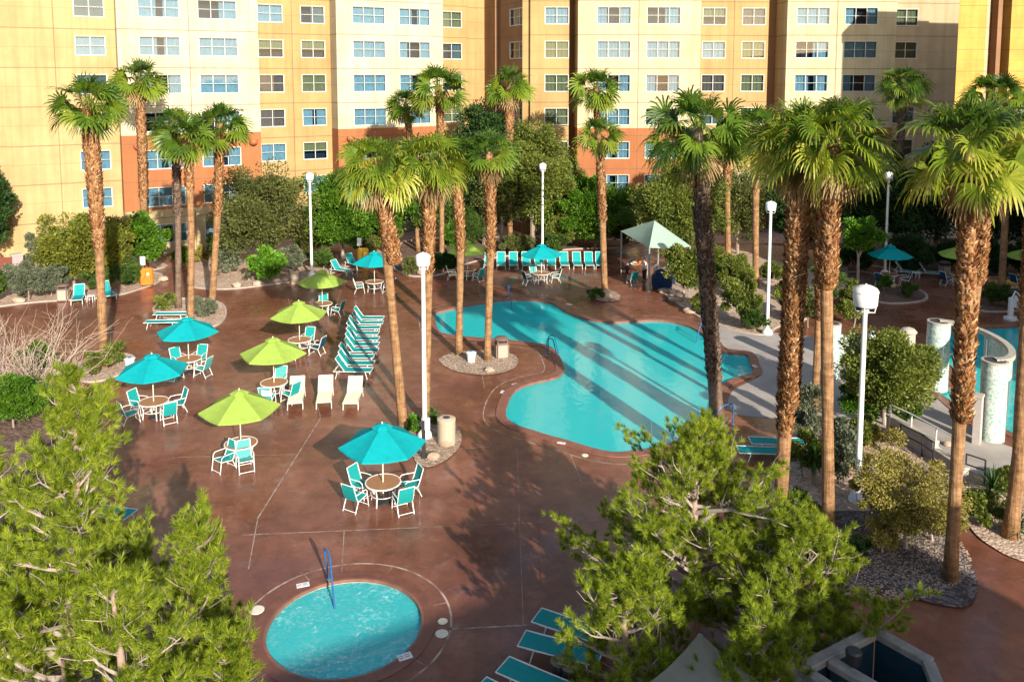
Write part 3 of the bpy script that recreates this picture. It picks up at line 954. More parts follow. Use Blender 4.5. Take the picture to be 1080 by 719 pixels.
# far tower beyond the right end
PT, TT = Vector((58, 118)), Vector((1, 0.0))
tower = thing('hotel_tower', 'distant saturated yellow hotel tower past the right end of the facade', 'building')
def tw(px): return on_line(px, PT, TT, 0.0)
TOWER_H = 46
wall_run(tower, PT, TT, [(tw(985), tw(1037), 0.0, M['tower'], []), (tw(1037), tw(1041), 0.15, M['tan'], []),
         (tw(1041), tw(1063), 2.2, M['brown_shade_wall'], [(tw(1050.5), 'slot'), (tw(1059.5), 'slot')]), (tw(1063), tw(1130), 0.0, M['tower'], [])], TOWER_H, range(3, 15))
b = MB()
for px in (1053, ):
    p = PT + TT * tw(px)
    b.box((p.x, p.y + 1.2, TOWER_H / 2), (0.6, 1.6, TOWER_H - 0.1))
b.build('pilaster', M['brown_shade_wall'], tower)
roof_block(tower, [P2(PT, TT, tw(985), 2.5), P2(PT, TT, tw(1130), 2.5), P2(PT, TT, tw(1130), 18), P2(PT, TT, tw(985), 18)], TOWER_H)
# the wing that closes the court at right and the rear block: outside the frame, they throw the long shadows
def plain_block(label, pts, H, mat, name='hotel_wing'):
    r = thing(name, label, 'building', (0, 0, 0), 0, 'hotel wings')
    n = len(pts)
    b = MB()
    for i in range(n):
        a, c = pts[i], pts[(i + 1) % n]
        b.add([(*a, 0), (*c, 0), (*c, H), (*a, H)], [(0, 1, 2, 3)])
    b.build('wall', mat, r)
    roof_block(r, pts, H)
    return r
plain_block('low hotel wing just beyond the right edge of the view', [(37.5, 9), (60, 9), (60, 57.4), (37.5, 57.4)], 16.4, M['gold_light'])
plain_block('tall hotel wing just beyond the right edge of the view', [(38.5, 57.5), (62, 57.5), (62, 62), (38.5, 62)], 26.0, M['gold'])
e0, e1 = Vector((-6, -23.8)), Vector((25.5, -6.3))
tb = (e1 - e0).normalized(); nb = Vector((tb.y, -tb.x))
plain_block('rear hotel wing behind the viewpoint', [tuple(e0), tuple(e0 + nb * 14), tuple(e1 + nb * 14), tuple(e1)], 14.3, M['bay'])

# ================================================================== PLANTS
def unit(v):
    return v / np.maximum(np.linalg.norm(v, axis=-1, keepdims=True), 1e-9)
def leaf_quads(c, d, L, Wd, rng, side=None):
    """one rhombus per row: base at c, pointing along d"""
    n = len(c)
    r = rng.normal(size=(n, 3)) if side is None else side
    s = unit(np.cross(d, r))
    L = np.broadcast_to(np.asarray(L, dtype=float), (n,))[:, None]
    Wd = np.broadcast_to(np.asarray(Wd, dtype=float), (n,))[:, None]
    v = np.stack([c, c + d * L * 0.5 + s * Wd, c + d * L, c + d * L * 0.5 - s * Wd], 1).reshape(-1, 3)
    return v, np.arange(4 * n).reshape(-1, 4)
def crown_cloud(rng, Rx, Ry, Rz, zc, clumps, per, leaf, flat=0.55, droop=0.0, hollow=0.45):
    """leaves in uneven clumps through an ellipsoid; returns verts, quads, rnd and the clump centres"""
    d = unit(rng.normal(size=(clumps, 3)))
    d[:, 2] = np.where(d[:, 2] < 0, d[:, 2] * flat, d[:, 2])
    rad = (hollow + (1 - hollow) * rng.random(clumps) ** 0.6) * (0.66 + 0.56 * rng.random(clumps))
    cc = d * rad[:, None] * np.array([Rx, Ry, Rz]) * 0.86
    cr = (0.10 + 0.19 * rng.random(clumps)) * (Rx + Ry + Rz) / 3 * 1.25
    tone = rng.random(clumps)
    k = rng.integers(int(per * 0.5), int(per * 1.5) + 1, clumps)
    idx = np.repeat(np.arange(clumps), k)
    n = len(idx)
    o = unit(rng.normal(size=(n, 3)))
    rr = rng.random(n) ** 0.45
    p = cc[idx] + o * (rr * cr[idx])[:, None] * np.array([1, 1, 0.8])
    dirs = unit(o * 0.8 + unit(cc[idx]) * 0.5 + rng.normal(size=(n, 3)) * 0.5 + np.array([0, 0, 0.25 - droop]))
    L = leaf * (0.7 + 0.7 * rng.random(n))
    v, q = leaf_quads(p + np.array([0, 0, zc]), dirs, L, L * 0.30, rng)
    rnd = np.clip(0.30 + 0.35 * (tone[idx] - 0.5) + 0.42 * (rng.random(n) - 0.35), 0, 1)
    return v, q, rnd, cc + np.array([0, 0, zc])
def limbs(b, rng, base_r, zc, centres, count, h0, lean=0.0):
    pick = rng.choice(len(centres), min(count, len(centres)), replace=False)
    top = np.array([lean * 0.4, 0, max(zc * 0.55, h0)])
    b.tube([(0, 0, -0.05), (lean * 0.15, 0.02, h0 * 0.5), tuple(top)], [base_r * 1.15, base_r * 0.9, base_r * 0.7], 7)
    for i in pick:
        e = centres[i]
        m = (top + e) / 2 + rng.normal(size=3) * 0.12 + np.array([0, 0, 0.1])
        b.tube([tuple(top * 0.85), tuple(m), tuple(e)], [base_r * 0.55, base_r * 0.34, base_r * 0.12], 5)

PLANTS = []
def plant(name, cat, label, px, py, wpx, hpx, mat, trunk=0.22, leaf=0.16, density=1.0, bark='bark', group=None, seed=None, flat=0.8, hollow=0.30, stems=7, droop=0.0, z=0.0):
    """tree or shrub whose foot is at photo pixel (px, py) and that spans wpx x hpx pixels there"""
    g = G(px, py, z)
    s = ppm(g.y)
    w, h = wpx / s, hpx / s
    seed = seed if seed is not None else int(px * 7 + py * 13)
    rng = np.random.default_rng(seed)
    h0 = h * trunk
    Rz = (h - h0) / 2 * 1.02
    zc = h0 + Rz
    vol = (w / 2) * (w / 2) * Rz
    clumps = int(np.clip(14 + 13 * vol ** 0.7, 14, 130))
    area = 4 * math.pi * ((w / 2) * Rz)
    per = int(np.clip(density * area * 2.6 / (leaf * leaf * 0.3) / clumps, 14, 420))
    v, q, rnd, cc = crown_cloud(rng, w / 2, w / 2 * 0.9, Rz, zc, clumps, per, leaf, flat, droop, hollow)
    v[:, 2] = np.maximum(v[:, 2], 0.02)
    t = thing(name, label, cat, g, 0, group)
    link('crown' if cat == 'tree' else 'foliage', mesh_np('crown', v, [q], M[mat], rnd=rnd), t)
    b = MB()
    limbs(b, rng, max(0.035, 0.022 * h), zc, cc, stems, max(h0, 0.15), rng.normal() * 0.3)
    b.build('trunk' if cat == 'tree' else 'stem', M[bark], t)
    return t

# ---- fan palms
def palm_crown_mesh(seed, n=44, leafmat='palm_leaf', petiole=1.0, blade=1.05, nseg=15, fuse=1.0, dead=4, low=-26, weep=0.7):
    rng = np.random.default_rng(seed)
    V, Q, RN, MI = [], [], [], []
    base = 0
    def add(v, q, rn, mi):
        nonlocal base
        V.append(v); Q.append(q + base); RN.append(rn); MI.append(np.full(len(q), mi))
        base += len(v)
    for i in range(n + dead):
        is_dead = i >= n
        t = i / max(n - 1, 1)
        az = i * 2.39996 + rng.normal() * 0.28
        el = R(86 - (86 - low) * t ** 1.0 + rng.normal() * 9) if not is_dead else R(-72 + rng.normal() * 8)
        h = np.array([math.cos(az), math.sin(az), 0.0])
        d0 = h * math.cos(el) + np.array([0, 0, math.sin(el)])
        L = petiole * 0.88 * (0.85 + 0.3 * rng.random()) * (0.75 + 0.35 * min(t * 2, 1)) * (0.75 if is_dead else 1)
        # petiole: bows downwards
        pts = [np.zeros(3) + h * 0.12 + np.array([0, 0, -0.45 * t])]
        d = d0.copy()
        for k in range(4):
            d = unit(d + np.array([0, 0, -0.07]) * (1.2 - 0.4 * t))
            pts.append(pts[-1] + d * L / 4)
        sv = unit(np.cross(d, np.array([0, 0, 1.0])) + 1e-6)
        wv = 0.022
        pv = np.concatenate([[p - sv * wv, p + sv * wv] for p in pts])
        pq = np.array([[2 * k, 2 * k + 1, 2 * k + 3, 2 * k + 2] for k in range(4)])
        age = t if not is_dead else 1
        tone = np.clip(0.10 + 0.50 * age + rng.normal() * 0.19, 0, 1)
        add(pv, pq, np.full(4, min(tone + 0.2, 1.0)), 1 if is_dead else 0)
        # blade: segments fanned about the hub, folded in a shallow V, their tips hanging
        hub = pts[-1]
        ax = unit(d + np.array([0, 0, -1.0]) * (0.08 + 0.50 * math.cos(el) ** 2) * (0.6 + 0.6 * rng.random()) * weep ** 0.5)
        nrm = unit(np.cross(sv, ax))
        A = R(112)
        ang = np.linspace(-A, A, nseg) + rng.normal(size=nseg) * 0.02
        roll = rng.normal() * (0.35 + 0.45 * math.cos(el) ** 2)
        s2 = sv * math.cos(roll) + nrm * math.sin(roll)
        n2 = nrm * math.cos(roll) - sv * math.sin(roll)
        B = blade * (0.82 + 0.3 * rng.random()) * (0.7 + 0.4 * min(t * 2.2, 1)) * (0.8 if is_dead else 1)
        sd = np.cos(ang)[:, None] * ax + np.sin(ang)[:, None] * s2
        sd = unit(sd + n2 * 0.30 * np.abs(np.sin(ang))[:, None])
        ln = B * (0.72 + 0.28 * np.cos(ang * 0.75)) * (0.74 + 0.36 * rng.random(nseg))
        ds = (2 * A / nseg) / 2
        rs = np.array([0.02, 0.30, 0.56, 0.80, 1.0])
        g = np.array([0, 0, -1.0])
        droop = np.array([0.0, 0.015, 0.07, 0.30, 0.72]) * (0.75 + 0.5 * t) * weep
        cur = np.repeat(hub[None], nseg, 0) + sd * 0.02
        rows = []
        dirs = sd.copy()
        for k in range(5):
            if k:
                dirs = unit(sd + g * droop[k] * 1.9)
                cur = cur + dirs * (ln * (rs[k] - rs[k - 1]))[:, None]
            half = [0.008, 0.30 * B * math.tan(ds) * 0.98, 0.56 * B * math.tan(ds) * 0.62 * fuse, 0.55 * B * math.tan(ds) * 0.42 * fuse, 0.004][k]
            tang = -np.sin(ang)[:, None] * ax + np.cos(ang)[:, None] * s2
            rows.append((cur - tang * half, cur + tang * half))
        vv = np.concatenate([np.concatenate([a, c]) for a, c in rows])
        qq = []
        for k in range(4):
            o0, o1 = k * 2 * nseg, (k + 1) * 2 * nseg
            j = np.arange(nseg)
            qq.append(np.stack([o0 + j, o0 + nseg + j, o1 + nseg + j, o1 + j], 1))
        rn = np.concatenate([np.clip(tone + [0.0, 0.0, 0.06, 0.22][k] + rng.normal(size=nseg) * 0.06, 0, 1) for k in range(4)])
        add(vv, np.concatenate(qq), rn, 1 if is_dead else 0)
    return mesh_np('crown', np.concatenate(V), [np.concatenate(Q)], [M[leafmat], M['palm_dead']], np.concatenate(MI), np.concatenate(RN))
CROWNS = {}
def crown(kind, v):
    key = (kind, v)
    if key not in CROWNS:
        p = dict(leaf=dict(leafmat='palm_leaf'), dark=dict(leafmat='palm_leaf', nseg=20, n=52, petiole=1.35, blade=1.25, dead=6, low=-34, weep=1.1),
                 bright=dict(leafmat='palm_bright', nseg=22, fuse=1.0, n=48, petiole=1.2, blade=1.25, dead=9, low=-24, weep=1.1))[kind]
        CROWNS[key] = palm_crown_mesh(100 + v * 17 + len(kind), **p)
    return CROWNS[key]
def palm(label, crown_px, base_px, bend=(), kind='leaf', var=0, scale=1.0, rough_from=0.5, r0=0.25, r1=0.36, dark=False, z=0.0, back=0.0, boots=1.0, taper=None):
    """crown_px: heart of the crown; base_px: foot of the trunk; bend: extra trunk pixels (px, py) from foot to crown"""
    g = G(*base_px, z)
    Y = g.y
    path = [g] + [W(x, y, Y) for x, y in bend] + [W(*crown_px, Y + back) - Vector((0, 0, (0.12 if kind == 'leaf' else 0.10) * scale))]
    rel = [p - g for p in path]
    n = max(14, int(rel[-1].length * 1.6))
    # smooth path by arc length
    ks = [0.0]
    for a, c in zip(rel[:-1], rel[1:]):
        ks.append(ks[-1] + (c - a).length)
    arr = np.array([list(p) for p in rel])
    tt = np.linspace(0, ks[-1], n)
    def interp(t):
        return np.array([np.interp(t, ks, arr[:, k]) for k in range(3)]).T
    P = interp(tt)
    for _ in range(3 if bend else 2):
        P[1:-1] = 0.25 * P[:-2] + 0.5 * P[1:-1] + 0.25 * P[2:]
    u = tt / ks[-1]
    rng = np.random.default_rng(int(base_px[0] * 3 + base_px[1]))
    rad = np.where(u < rough_from, r0 * (1.0 + 0.28 * np.exp(-u * 22)) * (1 + 0.035 * rng.normal(size=n)), r1 * 0.86 * (1 + 0.07 * rng.normal(size=n)))
    taper = taper or min(rough_from + 0.22, 0.9)
    if taper:
        rad = np.where((u >= rough_from) & (u < taper), r0 * 1.12 + (r1 * 0.86 - r0 * 1.12) * (u - rough_from) / max(taper - rough_from, 1e-3), rad)
    rad[-1] *= 0.8
    t = thing('palm_tree', label, 'palm tree', g, 0, 'tall fan palms')
    b = MB()
    b.tube([tuple(p) for p in P], list(rad), 12)
    tk = b.build('trunk', M['palm_trunk_dark' if dark else 'palm_trunk'], t, True)
    # old leaf bases on the upper trunk
    H = ks[-1]
    L = H * (1 - rough_from)
    cnt = int(L * 150 * (r1 / 0.36) ** 0.7 * boots)
    s_ = rough_from + (0.965 - rough_from) * np.sort(rng.random(cnt))
    keep = (s_ > rough_from + 0.02) | (rng.random(cnt) < 0.4)
    s_ = s_[keep]
    cnt = len(s_)
    c = np.array([np.interp(s_, u, P[:, k]) for k in range(3)]).T
    a = np.arange(cnt) * 2.39996 + rng.normal(size=cnt) * 0.35
    out = np.stack([np.cos(a), np.sin(a), np.zeros(cnt)], 1)
    side = np.stack([-np.sin(a), np.cos(a), np.zeros(cnt)], 1)
    up = np.array([0, 0, 1.0])
    rr = np.interp(s_, u, rad)[:, None]
    ln = (0.10 + 0.13 * rng.random(cnt))[:, None]
    wd = (0.034 + 0.03 * rng.random(cnt))[:, None]
    p0 = c + out * rr * 0.93
    fl = (0.25 + 0.55 * rng.random(cnt))[:, None]
    tip = p0 + up * ln + out * ln * fl + side * rng.normal(size=(cnt, 1)) * 0.07
    mid = p0 + up * ln * 0.5 + out * ln * fl * 0.35
    th = out * 0.022
    v = np.stack([p0 - side * wd, p0 + side * wd, mid + side * wd * 0.55, mid - side * wd * 0.55, tip + side * wd * 0.28, tip - side * wd * 0.28,
                  p0 + th * 1.8, mid + th * 2.2], 1).reshape(-1, 3)
    k8 = np.arange(cnt)[:, None] * 8
    q = np.concatenate([k8 + np.array([[0, 6, 7, 3]]), k8 + np.array([[6, 1, 2, 7]]), k8 + np.array([[3, 7, 4, 5]])])
    tri = k8 + np.array([[7, 2, 4]])
    tone = np.clip(rng.random(cnt) * 0.75 + 0.22 * rng.normal(size=cnt) * 0.5, 0, 1)
    rn = np.concatenate([tone, tone, np.clip(tone + 0.22, 0, 1), np.clip(tone + 0.22, 0, 1)])
    link('leaf_bases', mesh_np('leaf_bases', v, [q, tri], M['boots_dark' if dark else 'boots'], rnd=rn), t)
    cr = link('crown', crown(kind, var), t)
    cr.location = Vector(P[-1])
    cr.scale = (scale, scale, scale)
    cr.rotation_euler = (rng.normal() * 0.06, rng.normal() * 0.06, rng.random() * 6.28)
    return t

# ---- pines: limbs, twigs and brush-like tufts of needles
def pine(label, base, h, rad, seed, lean=(0, 0), limbs_n=34, low=0.16, shape=1.4, tuft=0.145, needles=38, sway=None, dense=1.0, bare=0.14):
    rng = np.random.default_rng(seed)
    t = thing('pine_tree', label, 'tree', base, 0, 'bushy pines in the foreground')
    b = MB()
    lean = np.array([lean[0], lean[1], 0.0])
    axis = lambda u: lean * u * u + np.array([0.12 * math.sin(u * 7 + seed), 0.10 * math.cos(u * 6), h * u])
    b.tube([tuple(axis(u)) for u in np.linspace(0, 0.97, 12)], list(np.linspace(0.20, 0.03, 12)), 8)
    bt = MB()
    tp, td = [], []
    for i in range(limbs_n):
        u = low + (0.97 - low) * (i + rng.random() * 0.6) / limbs_n
        az = i * 2.39996 + rng.normal() * 0.3
        Lr = rad * max(0.16, (1 - ((u - low) / (1 - low)) ** shape)) * (0.62 + 0.5 * rng.random())
        Lr *= 0.72 + 0.45 * math.sin(az * 2 + seed) ** 2        # uneven outline: long and short limbs
        s0 = axis(u)
        d = np.array([math.cos(az), math.sin(az), 0.22 + 0.55 * u + rng.normal() * 0.12])
        d = unit(d)
        pts = [s0]
        for k in range(5):
            d = unit(d + rng.normal(size=3) * 0.13 + np.array([0, 0, 0.05]))
            pts.append(pts[-1] + d * Lr / 5)
        r = 0.025 + 0.018 * Lr
        bt.tube([tuple(p) for p in pts], list(np.linspace(r, 0.010, 6)), 5)
        P = np.array(pts)
        nsub = max(6, int(Lr * 8.0 * dense))
        for j in range(nsub):
            f = 0.28 + 0.72 * (j + rng.random()) / nsub
            x = f * 5
            k = min(int(x), 4)
            q = P[k] + (P[k + 1] - P[k]) * (x - k)
            ld = unit(P[k + 1] - P[k])
            sd = unit(ld * 0.7 + rng.normal(size=3) * np.array([0.8, 0.8, 0.45]) + np.array([0, 0, 0.35]))
            sl = (0.35 + 0.55 * rng.random()) * (0.75 + 0.12 * Lr)
            sp = [q]
            for m in range(3):
                sd = unit(sd + rng.normal(size=3) * 0.2 + np.array([0, 0, 0.16]))
                sp.append(sp[-1] + sd * sl / 3)
            bt.tube([tuple(p) for p in sp], [0.012, 0.009, 0.006, 0.004], 3, False)
            ntf = max(4, int(sl / 0.075))
            if rng.random() < bare:
                continue                                # a bare twig
            for m in range(ntf):
                y = 0.9 + 2.1 * (m + rng.random()) / ntf
                kk = min(int(y), 2)
                p = sp[kk] + (sp[kk + 1] - sp[kk]) * (y - kk)
                tp.append(p + rng.normal(size=3) * 0.05)
                td.append(unit(unit(sp[kk + 1] - sp[kk]) + rng.normal(size=3) * 0.35 + np.array([0, 0, 0.45])))
    tp, td = np.array(tp), np.array(td)
    n = len(tp)
    tone = rng.random(n)
    idx = np.repeat(np.arange(n), needles)
    N = len(idx)
    dirs = unit(td[idx] * 0.9 + unit(rng.normal(size=(N, 3))) * 0.75)
    st = tp[idx] + td[idx] * (rng.random(N) * 0.10)[:, None]
    L = tuft * (0.75 + 0.5 * rng.random(N))
    s = unit(np.cross(dirs, rng.normal(size=(N, 3))))
    wv = 0.0072
    v = np.stack([st - s * wv, st + s * wv, st + dirs * L[:, None]], 1).reshape(-1, 3)
    f = np.arange(3 * N).reshape(-1, 3)
    rn = np.clip(0.15 + 0.5 * tone[idx] + 0.4 * (rng.random(N) - 0.4), 0, 1)
    link('crown', mesh_np('crown', v, [f], M['pine'], rnd=rn), t)
    b.build('trunk', M['bark_pine'], t, True)
    bt.build('branches', M['bark_pale'], t)
    return t

# ---- bare twiggy shrub
def twiggy(label, px, py, wpx, hpx, seed, name='bare_shrub', leaf=None, n=26, group=None, mat='twig'):
    g = G(px, py)
    s = ppm(g.y)
    w, h = wpx / s / 2, hpx / s
    rng = np.random.default_rng(seed)
    t = thing(name, label, 'shrub', g, 0, group)
    b = MB()
    ends = []
    def grow(p, d, L, r, depth):
        pts = [p]
        for k in range(3):
            d = unit(d + rng.normal(size=3) * 0.16)
            pts.append(pts[-1] + d * L / 3)
        b.tube([tuple(q) for q in pts], [r, r * 0.85, r * 0.7, r * 0.5], 4, False)
        ends.append((pts[2], d)); ends.append((pts[3], d))
        if depth:
            for _ in range(3):
                q = pts[1 + int(rng.integers(0, 3))]
                grow(q, unit(d + rng.normal(size=3) * 0.55 + np.array([0, 0, 0.1])), L * (0.55 + 0.2 * rng.random()), r * 0.55, depth - 1)
    for i in range(n):
        a = i * 2.39996
        sp = math.sqrt((i + 0.5) / n)
        d = unit(np.array([math.cos(a) * sp * w, math.sin(a) * sp * w, h * (1.05 - 0.55 * sp)]))
        grow(np.array([math.cos(a), math.sin(a), 0]) * 0.15, d, math.hypot(w * sp, h) * 0.55, 0.022 + 0.012 * rng.random(), 2)
    b.build('branches', M[mat], t)
    if leaf:
        m, size, per = leaf
        E = np.array([e[0] for e in ends]); D = np.array([e[1] for e in ends])
        idx = np.repeat(np.arange(len(E)), per)
        N = len(idx)
        c = E[idx] + rng.normal(size=(N, 3)) * size * 1.0
        c[:, 2] = np.maximum(c[:, 2], 0.03)
        d = unit(D[idx] + rng.normal(size=(N, 3)) * 0.8)
        v, q = leaf_quads(c, d, size * (0.7 + 0.6 * rng.random(N)), size * 0.2, rng)
        link('foliage', mesh_np('foliage', v, [q], M[m], rnd=rng.random(N)), t)
    return t
# ---- spiky rosette (yucca, sago, young fan palm)
def rosette(name, label, px, py, rad_px, mat, seed, n=60, low=0, width=0.035, stem=0.2, cat='plant', group=None):
    g = G(px, py)
    r = rad_px / ppm(g.y)
    rng = np.random.default_rng(seed)
    t = thing(name, label, cat, g, 0, group)
    V, Q, RN = [], [], []
    o = 0
    for i in range(n):
        az = i * 2.39996 + rng.normal() * 0.2
        el = R(85 - (85 - low) * (i / n) + rng.normal() * 6)
        d = np.array([math.cos(az) * math.cos(el), math.sin(az) * math.cos(el), math.sin(el)])
        L = r * (0.8 + 0.35 * rng.random())
        p = np.array([0, 0, stem]); rows = []
        sv = np.array([-math.sin(az), math.cos(az), 0])
        for k in range(5):
            w = width * [0.7, 1.0, 0.85, 0.55, 0.06][k]
            rows += [p - sv * w, p + sv * w]
            d = unit(d + np.array([0, 0, -0.13]))
            p = p + d * L / 4
        V.append(np.array(rows)); Q.append(np.array([[2 * k, 2 * k + 1, 2 * k + 3, 2 * k + 2] for k in range(4)]) + o)
        RN.append(np.full(4, np.clip(rng.random(), 0, 1))); o += 10
    v = np.concatenate(V); v[:, 2] = np.maximum(v[:, 2], 0.02)
    link('foliage', mesh_np('foliage', v, [np.concatenate(Q)], M[mat], rnd=np.concatenate(RN)), t)
    b = MB(); b.lathe([(0.09, -0.02), (0.10, stem * 0.6), (0.05, stem + 0.05)], 8)
    b.build('stem', M['bark'], t)
    return t
def boulder(label, px, py, wpx, hpx, seed, mat='rock'):
    g = G(px, py)
    s = ppm(g.y)
    rng = random.Random(seed)
    b = MB()
    n, m = 10, 6
    ph = [(math.sin(math.pi * k / (m - 1) * 0.98 + 0.02), -math.cos(math.pi * k / (m - 1))) for k in range(m)]
    w, h = wpx / s / 2, hpx / s / 2
    for k, (rr, zz) in enumerate(ph):
        for i in range(n):
            a = 2 * math.pi * i / n
            f = rng.uniform(0.80, 1.12)
            b.v.append((w * rr * f * math.cos(a), w * 0.8 * rr * f * math.sin(a), h * 0.6 + h * zz * rng.uniform(0.85, 1.1)))
    for k in range(m - 1):
        for i in range(n):
            b.f.append([k * n + i, k * n + (i + 1) % n, (k + 1) * n + (i + 1) % n, (k + 1) * n + i]); b.m.append(0)
    o = b.build('boulder', M[mat])
    o.location = g
    smooth_angle(o, 35)
    return tag(o, label, 'boulder', 'boulders in the planting beds')

# ================================================================== FURNITURE PROTOTYPES
FAR = Vector((0, 0, 0))
def chair_proto(mat, frame='white_metal'):
    """sling armchair facing +y"""
    t = thing('patio_chair', 'chair', 'chair')
    w = 0.27
    b = MB()   # sling seat with a slight sag
    n = 6
    vs = []
    for i in range(n + 1):
        y = 0.26 - 0.50 * i / n
        z = 0.44 - 0.05 * i / n - 0.02 * math.sin(math.pi * i / n)
        vs += [(-w + .015, y, z), (w - .015, y, z), (-w + .015, y, z - .012), (w - .015, y, z - .012)]
    fs = []
    for i in range(n):
        a, c = 4 * i, 4 * i + 4
        fs += [(a, a + 1, c + 1, c), (a + 2, c + 2, c + 3, a + 3), (a, c, c + 2, a + 2), (a + 1, a + 3, c + 3, c + 1)]
    fs += [(0, 2, 3, 1), (4 * n, 4 * n + 1, 4 * n + 3, 4 * n + 2)]
    b.add(vs, fs)
    b.build('seat', M[mat], t)
    b = MB()
    vs = []
    for i in range(n + 1):
        z = 0.40 + 0.58 * i / n
        y = -0.25 - 0.17 * i / n + 0.02 * math.sin(math.pi * i / n) * -1
        vs += [(-w + .015, y, z), (w - .015, y, z), (-w + .015, y - .012, z), (w - .015, y - .012, z)]
    b.add(vs, fs)
    b.build('backrest', M[mat], t)
    for s in (-1, 1):
        x = s * w
        b = MB()
        b.tube([(x, 0.33, 0.0), (x, 0.27, 0.40), (x, 0.25, 0.58), (x * 1.08, 0.17, 0.655), (x * 1.1, -0.05, 0.655), (x * 1.04, -0.33, 0.64)], 0.018, 6)
        b.build('arm_leg', M[frame], t)
        b = MB()
        b.tube([(x, -0.36, 0.0), (x, -0.20, 0.36), (x, 0.02, 0.405), (x, 0.27, 0.435)], 0.018, 6)
        b.build('leg', M[frame], t)
        b = MB()
        b.tube([(x, -0.20, 0.36), (x, -0.27, 0.50), (x, -0.43, 0.99)], 0.018, 6)
        b.build('back_post', M[frame], t)
    for y, z, r in ((-0.43, 0.99, .017), (0.325, 0.05, .014), (0.27, 0.435, .016), (-0.34, 0.06, .014)):
        b = MB(); b.tube([(-w, y, z), (w, y, z)], r, 6); b.build('crossbar', M[frame], t)
    return t
def lounger_proto(mat, ang, frame='white_metal', stripes=False):
    """sling sun lounger, feet towards +x, back raised by ang degrees"""
    t = thing('sun_lounger', 'lounger', 'sun lounger')
    w, z = 0.32, 0.36
    hx = -0.22
    a = R(ang)
    bx, bz = hx - 0.78 * math.cos(a), z + 0.78 * math.sin(a) * (ang > 5)
    def sling(p, q, name, m):
        b = MB()
        k = 8 if not stripes else 13
        px_, pz_ = q[0] - p[0], q[1] - p[1]
        L = math.hypot(px_, pz_)
        nx, nz = -pz_ / L, px_ / L
        if nz < 0:
            nx, nz = -nx, -nz
        vs, fs = [], []
        for i in range(k + 1):
            f = i / k
            sag = -0.03 * math.sin(math.pi * f)
            x, zz = p[0] + px_ * f + nx * sag, p[1] + pz_ * f + nz * sag
            for d in (0.006, -0.006):
                vs += [(x + nx * d, -w + .02, zz + nz * d), (x + nx * d, w - .02, zz + nz * d)]
        for i in range(k):
            o, c = 4 * i, 4 * i + 4
            if stripes and False:
                continue
            fs += [(o, o + 1, c + 1, c), (o + 2, c + 2, c + 3, o + 3), (o, c, c + 2, o + 2), (o + 1, o + 3, c + 3, c + 1)]
        fs += [(0, 2, 3, 1), (4 * k, 4 * k + 1, 4 * k + 3, 4 * k + 2)]
        b.add(vs, fs)
        b.build(name, M[m], t)
        if stripes:                                   # cross straps
            s = MB()
            for i in range(k):
                f = (i + 0.5) / k
                x, zz = p[0] + px_ * f, p[1] + pz_ * f
                s.box((x + nx * (-0.03 * math.sin(math.pi * f) + 0.010), 0, zz + nz * (-0.03 * math.sin(math.pi * f) + 0.010)), (L / k * 0.55, 2 * w - 0.03, 0.012), 0, 0, -math.atan2(pz_, px_))
            s.build('strap', M['cream_strap'], t)
    if ang < 5:
        sling((bx, z), (1.05, z), 'sling', mat)
    else:
        sling((hx, z), (1.05, z), 'sling', mat)
        sling((bx, bz), (hx - 0.01, z + 0.003), 'backrest', mat)
    b = MB()
    for s in (-1, 1):
        b.tube([(hx - 0.55, s * w, z - 0.01), (1.05, s * w, z)], 0.017, 6)
        b.tube([(hx, s * w, z), (bx, s * w, bz)], 0.017, 6)
    b.tube([(1.05, -w, z), (1.05, w, z)], 0.018, 6)
    b.tube([(bx, -w, bz), (bx, w, bz)], 0.018, 6)
    if ang > 10:
        b.tube([(hx - 0.55, -w, z - 0.01), (hx - 0.55, w, z - 0.01)], 0.018, 6)
        b.tube([(hx - 0.5, 0.22, z), (hx - 0.45 * math.cos(a), 0.22, z + 0.45 * math.sin(a))], 0.012, 5)
        b.tube([(hx - 0.5, -0.22, z), (hx - 0.45 * math.cos(a), -0.22, z + 0.45 * math.sin(a))], 0.012, 5)
    b.build('frame', M[frame], t)
    for x, dx in ((0.78, 0.10), (hx - 0.35, -0.10)):
        for s in (-1, 1):
            b = MB()
            b.tube([(x, s * w, z - 0.01), (x + dx, s * (w + 0.01), 0.0)], 0.020, 6)
            b.build('leg', M[frame], t)
    return t
def table_proto(h=0.72, r=0.61):
    t = thing('patio_table', 'table', 'table')
    b = MB()
    b.lathe([(0.05, h - 0.02), (r - 0.035, h - 0.02), (r - 0.035, h), (0.03, h + 0.004)], 36)
    smooth_angle(b.build('tabletop', M['tabletop'], t))
    b = MB()
    prof = [(r - 0.034, h - 0.028), (r + 0.006, h - 0.028), (r + 0.012, h - 0.008), (r + 0.004, h + 0.010), (r - 0.034, h + 0.010)]
    n = 40
    vs = [(q[0] * math.cos(2 * math.pi * k / n), q[0] * math.sin(2 * math.pi * k / n), q[1]) for q in prof for k in range(n)]
    m = len(prof)
    b.add(vs, [(i * n + k, i * n + (k + 1) % n, ((i + 1) % m) * n + (k + 1) % n, ((i + 1) % m) * n + k) for i in range(m) for k in range(n)])
    smooth_angle(b.build('rim', M['white_metal'], t))
    for k in range(4):
        a = R(45 + 90 * k)
        b = MB()
        b.tube([(0.50 * math.cos(a), 0.50 * math.sin(a), h - 0.03), (0.42 * math.cos(a), 0.42 * math.sin(a), 0.35), (0.46 * math.cos(a), 0.46 * math.sin(a), 0.0)], 0.024, 6)
        b.build('leg', M['white_metal'], t)
    b = MB()
    ring = [(0.43 * math.cos(a), 0.43 * math.sin(a), 0.33) for a in np.linspace(0, 2 * math.pi, 25)]
    b.tube(ring, 0.014, 5, False)
    b.build('brace', M['white_metal'], t)
    return t
